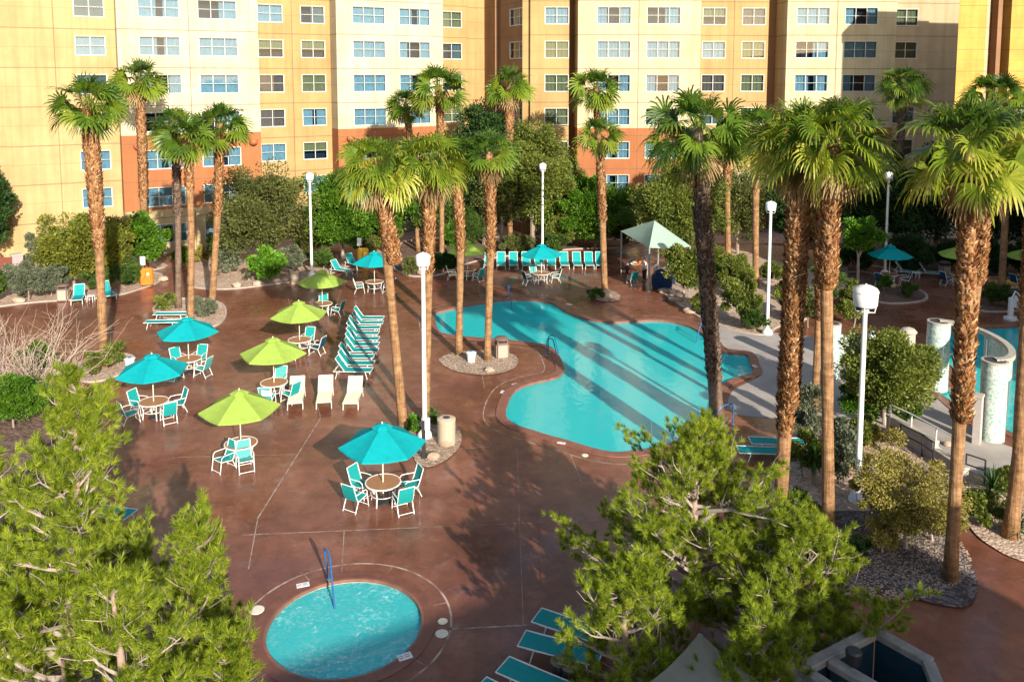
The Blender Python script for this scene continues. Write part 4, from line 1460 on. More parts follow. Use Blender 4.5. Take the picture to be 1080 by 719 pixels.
def umbrella_proto(mat, r=1.48, rim=2.08, top=2.72, sides=6):
    t = thing('patio_umbrella', 'umbrella', 'umbrella')
    b = MB()
    b.tube([(0, 0, 0.02), (0, 0, top + 0.03)], 0.022, 8)
    b.build('pole', M['cream_metal'], t)
    b = MB()
    b.lathe([(0.24, 0.0), (0.24, 0.05), (0.20, 0.075), (0.05, 0.09), (0.04, 0.30), (0.03, 0.31)], 18)
    smooth_angle(b.build('base', M['dark_metal'], t))
    b = MB()
    rows, sub = 7, 5
    n = sides * sub
    vs, fs = [], []
    for i in range(rows + 1):
        f = 0.10 + 0.90 * i / rows
        for k in range(n):
            a = 2 * math.pi * k / n
            seg = 2 * math.pi / sides
            x = (a % seg) - seg / 2
            poly = math.cos(seg / 2) / math.cos(x)
            sagx = math.cos(x / (seg / 2) * math.pi / 2)
            rr = r * f * poly
            z = top - (top - rim) * (f ** 1.12) - 0.075 * sagx * f * (1.0 - 0.35 * f)
            vs.append((rr * math.cos(a), rr * math.sin(a), z))
    for i in range(rows):
        for k in range(n):
            fs.append((i * n + k, i * n + (k + 1) % n, (i + 1) * n + (k + 1) % n, (i + 1) * n + k))
    o = len(vs)
    for k in range(n):                                     # hem
        x, y, z = vs[rows * n + k]
        vs.append((x * 1.004, y * 1.004, z - 0.055))
    for k in range(n):
        fs.append((rows * n + k, rows * n + (k + 1) % n, o + (k + 1) % n, o + k))
    b.add(vs, fs)
    c = b.build('canopy', M[mat], t)
    smooth_angle(c, 18)
    b = MB()
    vs, fs = [], []
    for i, (rr, z) in enumerate(((0.03, top + 0.085), (0.20, top + 0.045), (0.36, top - 0.04))):
        for k in range(sides * 2):
            a = math.pi * k / sides
            pr = 1.0 if k % 2 == 0 else 0.90
            vs.append((rr * pr * math.cos(a), rr * pr * math.sin(a), z - (0.012 if k % 2 else 0) * i))
    n2 = sides * 2
    for i in range(2):
        for k in range(n2):
            fs.append((i * n2 + k, i * n2 + (k + 1) % n2, (i + 1) * n2 + (k + 1) % n2, (i + 1) * n2 + k))
    fs.append(tuple(range(n2)))
    b.add(vs, fs)
    b.build('vent', M[mat], c)
    b = MB(); b.lathe([(0.03, top + 0.08), (0.03, top + 0.12), (0.012, top + 0.15)], 8); b.build('finial', M['cream_metal'], t)
    for k in range(sides):
        a = 2 * math.pi * k / sides
        b = MB()
        b.tube([(0.03 * math.cos(a), 0.03 * math.sin(a), top - 0.06), (r * 0.99 * math.cos(a), r * 0.99 * math.sin(a), rim - 0.015)], 0.009, 4)
        b.tube([(0.03 * math.cos(a), 0.03 * math.sin(a), rim - 0.28), (r * 0.5 * math.cos(a), r * 0.5 * math.sin(a), (top + rim) / 2 - 0.06)], 0.008, 4)
        b.build('rib', M['cream_metal'], t)
    return t
def side_table_proto():
    t = thing('side_table', 'side table', 'side table')
    b = MB(); b.bevbox((0, 0, 0.40), (0.42, 0.42, 0.035), 0.03); b.build('tabletop', M['white_metal'], t)
    for sx in (-1, 1):
        for sy in (-1, 1):
            b = MB(); b.tube([(sx * 0.16, sy * 0.16, 0.385), (sx * 0.18, sy * 0.18, 0)], 0.018, 6); b.build('leg', M['white_metal'], t)
    return t
M['cream_strap'] = fabric('cream_strap', (0.82, 0.76, 0.60), 0.1)
def lamp_proto(H=7.6, k_=1.0):
    t = thing('lamp_post', 'lamp', 'street lamp')
    b = MB()
    b.lathe([(0.30, 0), (0.30, 0.12), (0.26, 0.22), (0.13, 0.34), (0.11, 0.36)], 16)
    smooth_angle(b.build('base', M['white_metal'], t), 30)
    b = MB()
    b.tube([(0, 0, 0.3), (0, 0, H - 0.95 * k_)], [0.10, 0.08], 12)
    smooth_angle(b.build('pole', M['white_metal'], t), 60)
    b = MB()
    b.lathe([(0.10, H - 0.96), (0.15, H - 0.92), (0.12, H - 0.84), (0.10, H - 0.80)], 12)
    for k in range(4):
        a = R(45 + 90 * k)
        b.tube([(0.10 * math.cos(a), 0.10 * math.sin(a), H - 0.92), (0.30 * math.cos(a), 0.30 * math.sin(a), H - 0.90), (0.33 * math.cos(a), 0.33 * math.sin(a), H - 0.70)], 0.022, 5)
    b.v = [(x * k_, y * k_, H + (z - H) * k_) for x, y, z in b.v]
    b.build('bracket', M['white_metal'], t)
    b = MB()
    b.lathe([(0.10, H - 0.71), (0.36, H - 0.70), (0.385, H - 0.66), (0.405, H - 0.26), (0.38, H - 0.22)], 24)
    b.v = [(x * k_, y * k_, H + (z - H) * k_) for x, y, z in b.v]
    smooth_angle(b.build('lantern', M['globe'], t), 40)
    b = MB()
    b.lathe([(0.42, H - 0.23), (0.42, H - 0.19), (0.36, H - 0.09), (0.20, H - 0.01), (0.04, H + 0.02), (0.02, H + 0.06)], 24)
    b.v = [(x * k_, y * k_, H + (z - H) * k_) for x, y, z in b.v]
    smooth_angle(b.build('lid', M['white_metal'], t), 40)
    return t
# round and square bins
def round_bin(label, px, py, h=1.05, r=0.37, mat='beige_bin'):
    t = thing('litter_bin', label, 'litter bin', G(px, py))
    b = MB(); b.lathe([(r * 0.92, 0), (r * 0.95, 0.03), (r * 0.97, h - 0.1), (r, h - 0.06), (r, h), (r * 0.80, h + 0.03)], 28)
    smooth_angle(b.build('body', M[mat], t), 35)
    b = MB(); b.lathe([(r * 0.78, h + 0.028), (r * 0.70, h + 0.05), (r * 0.42, h + 0.055)], 24); b.build('lid', M['beige_bin'] if mat != 'plastic_white' else M['plastic_white'], t)
    b = MB(); b.lathe([(r * 0.40, h + 0.056), (r * 0.02, h + 0.06)], 20); b.build('opening_darkness', M['ink'], t)  # flat dark disc painted for the darkness inside the hole
    return t
def square_bin(label, px, py, rz=0.3, w=0.62, h=0.98):
    t = thing('litter_bin', label, 'litter bin', G(px, py), rz)
    b = MB(); b.bevbox((0, 0, h * 0.45), (w, w, h * 0.82), 0.03); b.build('body', M['brown_lid'], t)
    for sx, sy, rr in ((0, -1, 0), (0, 1, 0), (-1, 0, 1), (1, 0, 1)):
        b = MB(); b.box((sx * (w / 2 + 0.008), sy * (w / 2 + 0.008), h * 0.43), (0.03 if rr else w * 0.80, w * 0.80 if rr else 0.03, h * 0.66)); b.build('panel', M['stone_panel'], t)
    b = MB()
    for sx in (-1, 1):
        for sy in (-1, 1):
            b.box((sx * w * 0.4, sy * w * 0.4, h * 0.92), (0.05, 0.05, h * 0.14))
    b.build('lid_post', M['brown_lid'], t)
    b = MB(); b.lathe([(w * 0.62, h), (w * 0.64, h + 0.03), (w * 0.50, h + 0.11), (w * 0.2, h + 0.15), (0.02, h + 0.155)], 20)
    smooth_angle(b.build('lid', M['brown_lid'], t), 35)
    return t
def bucket(label, px, py, r=0.24, h=0.55):
    t = thing('plastic_bucket', label, 'bucket', G(px, py))
    b = MB(); b.lathe([(r * 0.8, 0), (r * 0.98, h * 0.8), (r, h * 0.82), (r, h * 0.9)], 18); smooth_angle(b.build('body', M['plastic_white'], t), 35)
    b = MB(); b.lathe([(r * 1.12, h * 0.9), (r * 1.12, h * 0.95), (r * 0.8, h), (0.05, h * 1.04)], 18); smooth_angle(b.build('lid', M['plastic_white'], t), 35)
    b = MB(); b.lathe([(r * 0.07, h * 1.03), (r * 0.3, h * 1.06), (r * 0.28, h * 1.14), (0.02, h * 1.16)], 10); b.build('knob', M['blue_metal'], t)
    return t

# ================================================================== PALMS
palm('tall palm with a swollen rough top in the small round bed at far left', (93, 104), (110, 387), [(104, 250)], var=0, rough_from=0.45, r0=0.21, r1=0.38, scale=1)
palm('tall palm against the joint between the gold and cream bays at left', (147, 80), (153, 284), [(151, 190)], var=1, rough_from=0.35, r0=0.24, r1=0.34, scale=1.12)
palm('slim dark-trunked palm, leftmost of the three in the island bed', (185, 132), (188, 325), [(188, 240)], var=2, rough_from=0.5, r0=0.19, r1=0.25, scale=1, dark=True)
palm('slim palm, middle one of the three in the island bed', (197, 140), (201, 340), [(202, 240)], var=3, rough_from=0.7, r0=0.19, r1=0.25, scale=0.95)
palm('slim palm, rightmost of the three in the island bed', (232, 128), (223, 329), [(230, 220)], var=0, rough_from=0.5, r0=0.2, r1=0.26, scale=1)
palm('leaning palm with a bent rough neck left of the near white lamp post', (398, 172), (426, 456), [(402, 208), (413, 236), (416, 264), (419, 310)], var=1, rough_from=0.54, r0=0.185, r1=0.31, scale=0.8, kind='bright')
palm('distant palm with thin trunk standing just left of the tallest middle palm', (428, 108), (441, 265), [(436, 180)], var=2, rough_from=0.4, r0=0.17, r1=0.26, scale=1)
palm('distant palm with the topmost crown of the middle group', (463, 88), (466, 277), [(466, 180)], var=3, rough_from=0.5, r0=0.19, r1=0.3, scale=1.2)
palm('straight palm with thick rough upper trunk directly right of the near lamp post', (453, 168), (449, 446), [(452, 300)], var=4, rough_from=0.58, r0=0.165, r1=0.29, kind='bright', scale=0.78)
palm('palm in the pebble bed beside the pool, the left one of the two', (478, 162), (484, 374), [(486, 240)], var=5, rough_from=0.5, r0=0.18, r1=0.27, scale=0.85)
palm('palm in the pebble bed beside the pool, the right one of the two', (516, 158), (514, 380), [(518, 240)], var=0, rough_from=0.5, r0=0.18, r1=0.27, scale=0.88)
palm('palm standing before the shaded corner between the two hotel wings', (537, 86), (538, 262), [(537, 170)], var=1, rough_from=0.35, r0=0.24, r1=0.4, scale=1.15)
palm('tall palm throwing its shadow on the gold bay behind the sage canopy', (628, 90), (637, 270), [(633, 180)], var=2, rough_from=0.5, r0=0.18, r1=0.27, scale=1.2)
palm('shorter palm at the far pool edge with a small crown below the tall one', (632, 138), (638, 311), [(634, 190)], var=3, rough_from=0.45, r0=0.21, r1=0.29, scale=0.85)
palm('big dark palm with shaggy blackish trunk leaning over the right side of the pool', (735, 132), (757, 448), [(737, 190), (748, 320)], kind='dark', var=0, rough_from=0.08, r0=0.25, r1=0.3256, dark=True, scale=1, boots=1.2)
palm('thin distant palm seen behind the big dark palm', (766, 150), (768, 276), [(767, 210)], var=4, rough_from=0.6, r0=0.22, r1=0.28, scale=0.85)
palm('thin distant palm with crown hidden behind the bright near palms', (797, 135), (797, 302), [(797, 210)], var=5, rough_from=0.6, r0=0.22, r1=0.30, scale=0.95, kind='dark')
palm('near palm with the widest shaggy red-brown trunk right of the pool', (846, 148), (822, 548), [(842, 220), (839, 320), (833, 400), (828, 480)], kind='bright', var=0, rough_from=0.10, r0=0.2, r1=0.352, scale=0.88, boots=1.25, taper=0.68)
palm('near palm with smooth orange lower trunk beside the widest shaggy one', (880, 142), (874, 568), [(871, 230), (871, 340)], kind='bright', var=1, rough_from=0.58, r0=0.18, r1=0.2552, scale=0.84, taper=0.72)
palm('thin palm trunk partly hidden between the two near palms', (862, 175), (858, 470), [(866, 260), (866, 370)], kind='leaf', var=1, rough_from=0.62, r0=0.13, r1=0.18, scale=0.8)
palm('lone palm before the shaded end of the facade', (953, 88), (944, 262), [(950, 140)], kind='dark', var=1, rough_from=0.35, r0=0.24, r1=0.34, scale=0.95, dark=True)
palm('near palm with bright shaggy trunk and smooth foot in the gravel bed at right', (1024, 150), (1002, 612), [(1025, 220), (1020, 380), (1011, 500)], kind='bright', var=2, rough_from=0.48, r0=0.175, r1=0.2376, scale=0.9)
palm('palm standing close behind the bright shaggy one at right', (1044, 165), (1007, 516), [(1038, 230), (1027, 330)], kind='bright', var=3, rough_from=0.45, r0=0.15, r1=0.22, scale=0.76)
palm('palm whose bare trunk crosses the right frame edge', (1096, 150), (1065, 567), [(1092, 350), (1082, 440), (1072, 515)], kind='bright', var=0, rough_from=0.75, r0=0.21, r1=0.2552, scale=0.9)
palm('far palm with thin pale trunk in the shaded bed near the right edge', (1050, 100), (1056, 308), [(1061, 220)], kind='dark', var=2, rough_from=0.55, r0=0.22, r1=0.28, scale=0.95)
palm('far palm with its crown at the upper right corner', (1085, 118), (1092, 300), [(1090, 210)], kind='leaf', var=3, rough_from=0.55, r0=0.22, r1=0.30, scale=1.0)

# ================================================================== TREES AND SHRUBS
TG, SG = 'trees along the hotel wall', 'shrubs in the planting beds'
for a in [
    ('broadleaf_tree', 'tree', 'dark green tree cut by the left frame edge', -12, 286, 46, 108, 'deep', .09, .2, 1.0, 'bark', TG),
    ('round_tree', 'tree', 'round olive-yellow tree behind the two teal loungers at far left', 78, 306, 66, 74, 'olive_yellow', .09, .17, 1.1, 'bark', TG),
    ('round_tree', 'tree', 'olive tree right behind the leftmost tall palm trunk', 118, 303, 46, 66, 'olive_yellow', .09, .17, 1.0, 'bark', TG),
    ('bushy_tree', 'tree', 'bright green bushy tree left of the orange box', 151, 290, 46, 62, 'bright', .12, .18, 1.2, 'bark', TG),
    ('olive_tree', 'tree', 'large dark olive tree in front of the terracotta bay left of the lamp post', 280, 286, 92, 104, 'olive', .09, .16, 1.0, 'bark', TG),
    ('ash_tree', 'tree', 'bright green spreading tree left of the leaning palm', 362, 274, 78, 86, 'bright', .09, .18, 1.1, 'bark_pale', TG),
    ('ash_tree', 'tree', 'bright green tree behind the leaning palm neck', 408, 268, 58, 92, 'bright', .09, .18, 1.0, 'bark_pale', TG),
    ('olive_tree', 'tree', 'dark tree filling the shaded corner between the hotel wings', 512, 258, 76, 142, 'deep', .09, .2, 1.1, 'bark', TG),
    ('olive_tree', 'tree', 'dark green tree behind the middle palm cluster', 452, 262, 70, 100, 'mid', .09, .18, 0.9, 'bark', TG),
    ('willow_tree', 'tree', 'tall yellow-olive willow-like tree by the middle lamp post', 562, 262, 78, 124, 'willow', .09, .18, 1.0, 'bark', TG),
    ('ash_tree', 'tree', 'bright green wide tree behind the upright lounger row', 627, 262, 94, 68, 'bright', .09, .18, 1.3, 'bark', TG),
    ('willow_tree', 'tree', 'olive tree rising behind the sage canopy', 716, 284, 84, 104, 'willow', .09, .17, 1.0, 'bark', TG),
    ('willow_tree', 'tree', 'olive willow-like tree left of the middle lamp post, behind the lime umbrella', 528, 260, 62, 104, 'olive', .09, .16, 1.1, 'bark', TG),
    ('willow_tree', 'tree', 'low olive tree between the willow-like tree and the bright green wide tree', 588, 258, 52, 92, 'willow', .09, .16, 1.0, 'bark', TG),
    ('palo_tree', 'tree', 'small light green tree right beside the sage canopy', 722, 318, 46, 66, 'willow', .09, .15, 0.9, 'bark_pale', TG),
    ('olive_tree', 'tree', 'dark tree between the dark palm and the next lamp post', 778, 268, 66, 82, 'olive', .09, .18, 1.0, 'bark', TG),
    ('palo_tree', 'tree', 'leafy green tree left of the lamp post by the walkway', 783, 342, 44, 62, 'willow', .06, .15, 1.0, 'bark', TG),
    ('olive_tree', 'tree', 'shaded tree behind the two near palm trunks', 850, 275, 80, 88, 'deep', .09, .19, 1.0, 'bark', TG),
    ('lime_tree', 'tree', 'small lime green tree with pale trunk lit against the shade', 905, 297, 48, 72, 'lime', .42, .17, 1.2, 'bark_pale', TG),
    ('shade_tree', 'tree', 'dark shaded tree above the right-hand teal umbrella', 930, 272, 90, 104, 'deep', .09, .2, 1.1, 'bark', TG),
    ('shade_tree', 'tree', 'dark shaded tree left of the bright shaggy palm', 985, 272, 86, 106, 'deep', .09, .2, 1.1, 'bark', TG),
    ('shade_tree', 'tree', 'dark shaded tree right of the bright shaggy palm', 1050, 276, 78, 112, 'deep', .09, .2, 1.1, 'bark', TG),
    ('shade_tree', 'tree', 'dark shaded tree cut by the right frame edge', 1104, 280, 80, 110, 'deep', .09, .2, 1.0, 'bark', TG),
    ('feathery_tree', 'tree', 'feathery green tree in front of the first mosaic column', 934, 448, 112, 112, 'willow', .05, .12, 1.5, 'bark_pale', TG),
]:
    k = 1.0 if a[0] in ('feathery_tree', 'lime_tree', 'palo_tree') else 1.14
    plant(a[0], a[1], a[2], a[3], a[4], a[5] * k, a[6] * k, a[7], trunk=a[8], leaf=a[9], density=a[10], bark=a[11], group=a[12])
for a in [
    ('grey-green shrub beside the white sign at far left', 30, 317, 56, 44, 'grey_leaf', .10, 1.2),
    ('low dark shrub at the left frame edge by the sign', -8, 318, 44, 36, 'mid', .11, 1.2),
    ('grey-green shrub filling the bed between the sign and the square bin', 54, 312, 42, 36, 'grey_leaf', .10, 1.1),
    ('dense grey-green shrub behind the white side table', 106, 306, 42, 28, 'mid', .10, 1.2),
    ('dense shrub between the loungers and the orange box', 136, 302, 44, 32, 'mid', .10, 1.2),
    ('pale dry shrub in front of the mauve pier', 36, 290, 22, 44, 'grey_leaf', .12, 0.9),
    ('clipped dark hedge under the hotel window at left', 193, 280, 22, 22, 'bright', .12, 1.8),
    ('rounded olive bush beside the clipped hedge', 213, 278, 18, 20, 'khaki', .12, 1.5),
    ('grey agave-like clump in the bed below the large olive tree', 240, 290, 30, 34, 'grey_leaf', .2, 0.8),
    ('bright yellow-green broadleaf shrub left of the lamp post', 283, 298, 42, 42, 'lime', .22, 1.0),
    ('fine grey shrub immediately left of the lamp post', 308, 291, 28, 38, 'grey_leaf', .1, 1.0),
    ('leafy green shrub against the wall left of the large olive tree', 238, 274, 40, 34, 'mid', .12, 1.2),
    ('olive shrub against the gold wall right of the large olive tree', 322, 272, 40, 40, 'olive', .12, 1.1),
    ('bright shrub against the wall behind the spreading tree', 345, 266, 44, 44, 'bright', .16, 1.1),
    ('olive shrub behind the yellow box', 404, 264, 40, 40, 'willow', .12, 1.1),
    ('green shrub in the back bed left of the dark corner', 492, 262, 44, 46, 'mid', .12, 1.1),
    ('yellow-green shrub in the back bed behind the upright loungers', 590, 264, 46, 46, 'willow', .12, 1.1),
    ('olive shrub in the back bed left of the sage canopy', 655, 262, 40, 40, 'olive', .12, 1.1),
    ('leafy shrub behind the round olive-yellow tree', 60, 288, 50, 52, 'olive', .12, 1.1),
    ('bright leafy shrub right of the round olive-yellow tree', 104, 286, 46, 56, 'willow', .12, 1.1),
    ('dark low shrub behind the lamp post', 340, 284, 34, 26, 'mid', .11, 1.1),
    ('low olive shrub at the foot of the bright spreading tree', 385, 270, 36, 22, 'olive', .11, 1.1),
    ('grassy shrub at the bed edge beside the thin middle palm', 433, 291, 24, 24, 'olive', .12, 0.9),
    ('dark rounded hedge in shade left of the middle lime umbrella', 467, 287, 36, 22, 'deep', .13, 1.8),
    ('tall light green shrub between two middle palm trunks', 478, 272, 26, 46, 'bright', .12, 1.0),
    ('olive shrub under the willow-like tree', 545, 270, 44, 24, 'olive', .11, 1.1),
    ('dark shrub right of the middle lamp post', 585, 268, 30, 26, 'mid', .11, 1.1),
    ('dark shrub at the foot of the far pool palm', 628, 315, 22, 12, 'mid', .12, 1.0),
    ('green shrub right of the blue cart', 740, 332, 28, 30, 'willow', .10, 1.0),
    ('dark green shrub left of the walkway lamp post', 795, 350, 32, 30, 'mid', .11, 1.1),
    ('bright shrub in the far bed behind the dark palm', 765, 300, 24, 30, 'lime', .10, 0.9),
    ('olive shrub behind the near palm trunk', 852, 345, 34, 40, 'olive', .11, 1.0),
    ('pale olive shrub in the bed beside the distant thin palm', 812, 300, 34, 30, 'willow', .11, 0.9),
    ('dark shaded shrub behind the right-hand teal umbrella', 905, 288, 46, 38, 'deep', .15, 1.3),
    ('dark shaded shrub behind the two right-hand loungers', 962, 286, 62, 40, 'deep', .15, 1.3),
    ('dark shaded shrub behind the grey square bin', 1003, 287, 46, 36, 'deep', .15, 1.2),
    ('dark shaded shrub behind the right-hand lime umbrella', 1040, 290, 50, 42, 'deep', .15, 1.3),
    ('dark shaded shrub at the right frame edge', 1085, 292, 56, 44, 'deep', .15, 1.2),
    ('sunlit green shrub in the far bed right of the sage canopy', 752, 296, 40, 44, 'willow', .11, 1.1),
    ('tall green shrub left of the tallest walkway lamp pole', 776, 312, 44, 48, 'willow', .11, 1.1),
    ('green shrub right of the walkway lamp pole', 832, 335, 40, 56, 'willow', .11, 1.1),
    ('green shrub between the two near palm trunks, far side', 872, 325, 36, 58, 'mid', .11, 1.1),
    ('sunlit shrub behind the smooth orange palm trunk', 900, 345, 38, 50, 'willow', .11, 1.1),
    ('small shrub in the curved kerb island at right', 958, 314, 20, 16, 'mid', .12, 1.2),
    ('small bright shrub under the right-hand teal umbrella', 932, 308, 18, 18, 'bright', .12, 1.0),
    ('round dark shrub beside the far thin pale trunk', 1050, 322, 36, 24, 'mid', .12, 1.3),
    ('green shrub under the feathery tree', 905, 446, 44, 42, 'bright', .10, 0.9),
    ('green shrub against the white handrail wall', 955, 446, 34, 30, 'mid', .12, 1.0),
    ('silvery green tall shrub between the near palm trunks', 850, 470, 40, 84, 'grey_leaf', .10, 1.0),
    ('silvery low shrub right of the smooth orange palm trunk', 890, 478, 36, 44, 'grey_leaf', .10, 1.0),
    ('grey-green bushy shrub filling the bed between the two near palm trunks', 848, 505, 44, 56, 'willow', .10, 1.3),
    ('tall grey-green shrub just left of the near lamp pole', 888, 512, 44, 72, 'grey_leaf', .09, 1.3),
    ('low olive shrub at the back edge of the right-hand bed', 912, 468, 44, 30, 'willow', .10, 1.2),
    ('leafy green shrub behind the sago palm', 1060, 520, 44, 34, 'willow', .10, 1.2),
    ('dark leafy shrub at the foot of the smooth orange palm', 862, 562, 40, 34, 'mid', .10, 1.2),
    ('olive shrub below the walkway beside the lamp pole', 906, 500, 34, 34, 'khaki', .12, 0.9),
    ('reddish-brown low shrub behind the large khaki shrub', 915, 470, 36, 22, 'khaki', .12, 0.8),
    ('green leafy shrub right of the bright palm foot', 1030, 556, 48, 46, 'willow', .11, 1.0),
    ('green shrub near the right frame edge', 1052, 545, 40, 26, 'olive', .11, 0.9),
    ('dark low shrub in the gravel bed', 905, 596, 42, 28, 'deep', .12, 0.9),
    ('dark shrub at the near palm feet', 838, 556, 50, 34, 'deep', .14, 1.0),
    ('spreading green shrub at the foot of the leftmost tall palm, left side', 100, 396, 34, 34, 'willow', .11, 0.9),
    ('spreading green shrub at the foot of the leftmost tall palm, right side', 119, 388, 30, 32, 'willow', .11, 0.9),
    ('yellow-green shrub at the left tip of the island bed', 176, 328, 26, 22, 'willow', .10, 0.9),
    ('spiky grey-green shrub at the right tip of the island bed', 214, 336, 34, 26, 'grey_leaf', .10, 0.9),
    ('deep green bush at the left edge below the bare shrub', 14, 452, 86, 62, 'bright', .10, 1.1),
    ('green bush among the bare branches at left', 42, 400, 46, 42, 'bright', .12, 0.8),
    ('small green plant between the leaning palm and the call post', 436, 455, 20, 18, 'lime', .1, 1.0),
    ('small green plant beside the round beige bin', 458, 447, 16, 16, 'mid', .1, 1.0),
]:
    plant('shrub', 'shrub', a[0], a[1], a[2], a[3], a[4], a[5], trunk=0.05, leaf=a[6], density=a[7], group=SG, stems=6, flat=0.8, hollow=0.35)
twiggy('leafless pale twiggy shrub in front of the left deck', 36, 424, 124, 100, 5, leaf=None, n=34)
twiggy('second leafless twiggy shrub cut by the left frame edge', -14, 430, 90, 100, 8, leaf=None, n=24)
plant('khaki_shrub', 'shrub', 'large khaki feathery shrub on the mound in the right-hand bed', 956, 580, 122, 132, 'khaki', trunk=0.04, leaf=0.065, density=1.5, droop=0.5, group=SG, hollow=0.2, stems=14, bark='twig')
plant('khaki_shrub', 'shrub', 'smaller khaki feathery shrub left of the large one by the lamp foot', 922, 552, 44, 70, 'khaki', trunk=0.05, leaf=0.065, density=1.4, droop=0.5, group=SG, hollow=0.2, stems=10, bark='twig')
plant('khaki_shrub', 'shrub', 'low khaki feathery shrub at the right foot of the large one', 985, 572, 66, 66, 'khaki', trunk=0.03, leaf=0.065, density=1.5, group=SG, hollow=0.2, stems=8, bark='twig', droop=0.5)
plant('khaki_shrub', 'shrub', 'low khaki feathery shrub at the left foot of the large one', 932, 584, 66, 70, 'khaki', trunk=0.03, leaf=0.065, density=1.5, group=SG, hollow=0.2, stems=8, bark='twig', droop=0.5)
plant('flowering_shrub', 'shrub', 'small yellow-flowering shrub by the low grey wall', 946, 462, 18, 14, 'yellow_flower', trunk=0.05, leaf=.08, group=SG)
rosette('sago_palm', 'dark sago palm beside the smooth-footed near palm', 1046, 528, 27, 'deep', 3, n=70, low=-10, width=0.03, stem=0.4)
rosette('yucca', 'dark fan-leaved yucca between the near palm feet', 858, 512, 24, 'deep', 4, n=70, low=-15, width=0.04, stem=0.9)
rosette('agave', 'green agave under the feathery tree', 928, 438, 15, 'mid', 6, n=40, low=5, width=0.05, stem=0.2)
rosette('agave', 'pale agave in the bed left of the lamp post', 226, 292, 10, 'grey_leaf', 7, n=36, low=5, width=0.06, stem=0.2)
rosette('agave', 'pale agave at the bed edge near the fine grey shrub', 262, 296, 9, 'grey_leaf', 9, n=36, low=5, width=0.06, stem=0.2)
rosette('young_fan_palm', 'small spiky palm at the right frame edge', 1072, 566, 22, 'deep', 11, n=50, low=-5, width=0.035, stem=0.3)
def pine_at(label, px, py, Y, rad, seed, **k):
    q = W(px, py, Y)
    pine(label, (q.x, q.y, 0), q.z, rad, seed, **k)
pine_at('large bushy pine filling the lower left corner', 62, 412, 16.8, 2.9, 3, lean=(0.2, 0.2), limbs_n=70, low=0.12, shape=1.0, dense=0.95)
pine_at('pine at the left frame edge behind the large one', -30, 470, 17.5, 2.6, 31, limbs_n=46, low=0.12, shape=1.2, dense=0.9)
pine_at('lower pine with a dense top just left of the spa', 194, 556, 16.3, 1.55, 14, lean=(0.1, 0.1), limbs_n=46, low=0.14, shape=1.5, dense=0.95)
pine_at('low pine at the bottom edge below the spa', 226, 686, 14.6, 1.15, 15, lean=(0.1, 0.1), limbs_n=34, low=0.2, shape=1.6)
pine_at('small pine at the bottom edge between the two larger ones', 120, 616, 14.0, 1.9, 16, limbs_n=38, low=0.15, shape=1.3, dense=0.95)
pine_at('low pine at the bottom edge right of the beige canopy', 800, 660, 16.2, 1.5, 27, limbs_n=36, low=0.2, shape=1.7, dense=0.95, bare=0.2)
pine_at('broad sunlit pine at the bottom centre right of the spa', 735, 464, 20.3, 3.45, 6, lean=(0.2, 0.2), limbs_n=72, low=0.12, shape=1.8, dense=0.85, bare=0.3)
pine_at('smaller pine merging into the broad one beside the parapet enclosure', 838, 566, 18.6, 2.7, 9, lean=(0.1, 0.0), limbs_n=50, low=0.14, shape=1.7, dense=0.9, bare=0.26)
pine_at('low pine in front of the broad one by the beige canopy', 664, 604, 17.6, 1.9, 19, lean=(0.0, 0.0), limbs_n=42, low=0.2, shape=1.7, dense=0.9, bare=0.26)
for i, (x, y, w, h, l) in enumerate([(1000, 488, 22, 14, 'tan boulder below the handrail ramp'), (986, 478, 16, 12, 'smaller tan boulder left of the ramp boulder'), (1004, 505, 16, 12, 'tan boulder behind the bright palm foot'),
        (1018, 520, 14, 10, 'flat tan boulder near the sago palm'), (20, 319, 14, 8, 'pale boulder at the foot of the white sign'), (172, 296, 12, 7, 'pale boulder beside the orange box'), (250, 303, 12, 8, 'boulder at the kerb under the bright broadleaf shrub'),
        (271, 301, 10, 7, 'small boulder at the kerb left of the grey planter pot'), (343, 290, 10, 7, 'small boulder by the lamp post foot'), (640, 314, 13, 12, 'white boulder at the foot of the far pool palm'), (712, 318, 16, 8, 'long stone at the bed edge under the canopy'),
        (728, 330, 16, 8, 'stone at the bed edge beside the dark palm'), (700, 309, 13, 7, 'stone at the bed edge by the blue cart'), (470, 470, 18, 12, 'dark grey boulder right of the call post'), (457, 484, 16, 10, 'grey boulder at the tip of the mulch patch'),
        (516, 392, 12, 7, 'pale stone by the pebble bed palm foot'), (915, 578, 12, 9, 'pale boulder in the dark gravel bed'), (1060, 505, 26, 16, 'tan boulder at the column bed by the right pool'), (1000, 470, 10, 7, 'small pale stone above the ramp'), (940, 303, 12, 7, 'grey boulder behind the right-hand loungers'),
        (380, 275, 13, 9, 'tan boulder behind the shaded teal loungers'), (445, 289, 10, 6, 'boulder at the bed kerb beside the thin middle palm')]):
    boulder(l, x, y, w, h, i + 3)
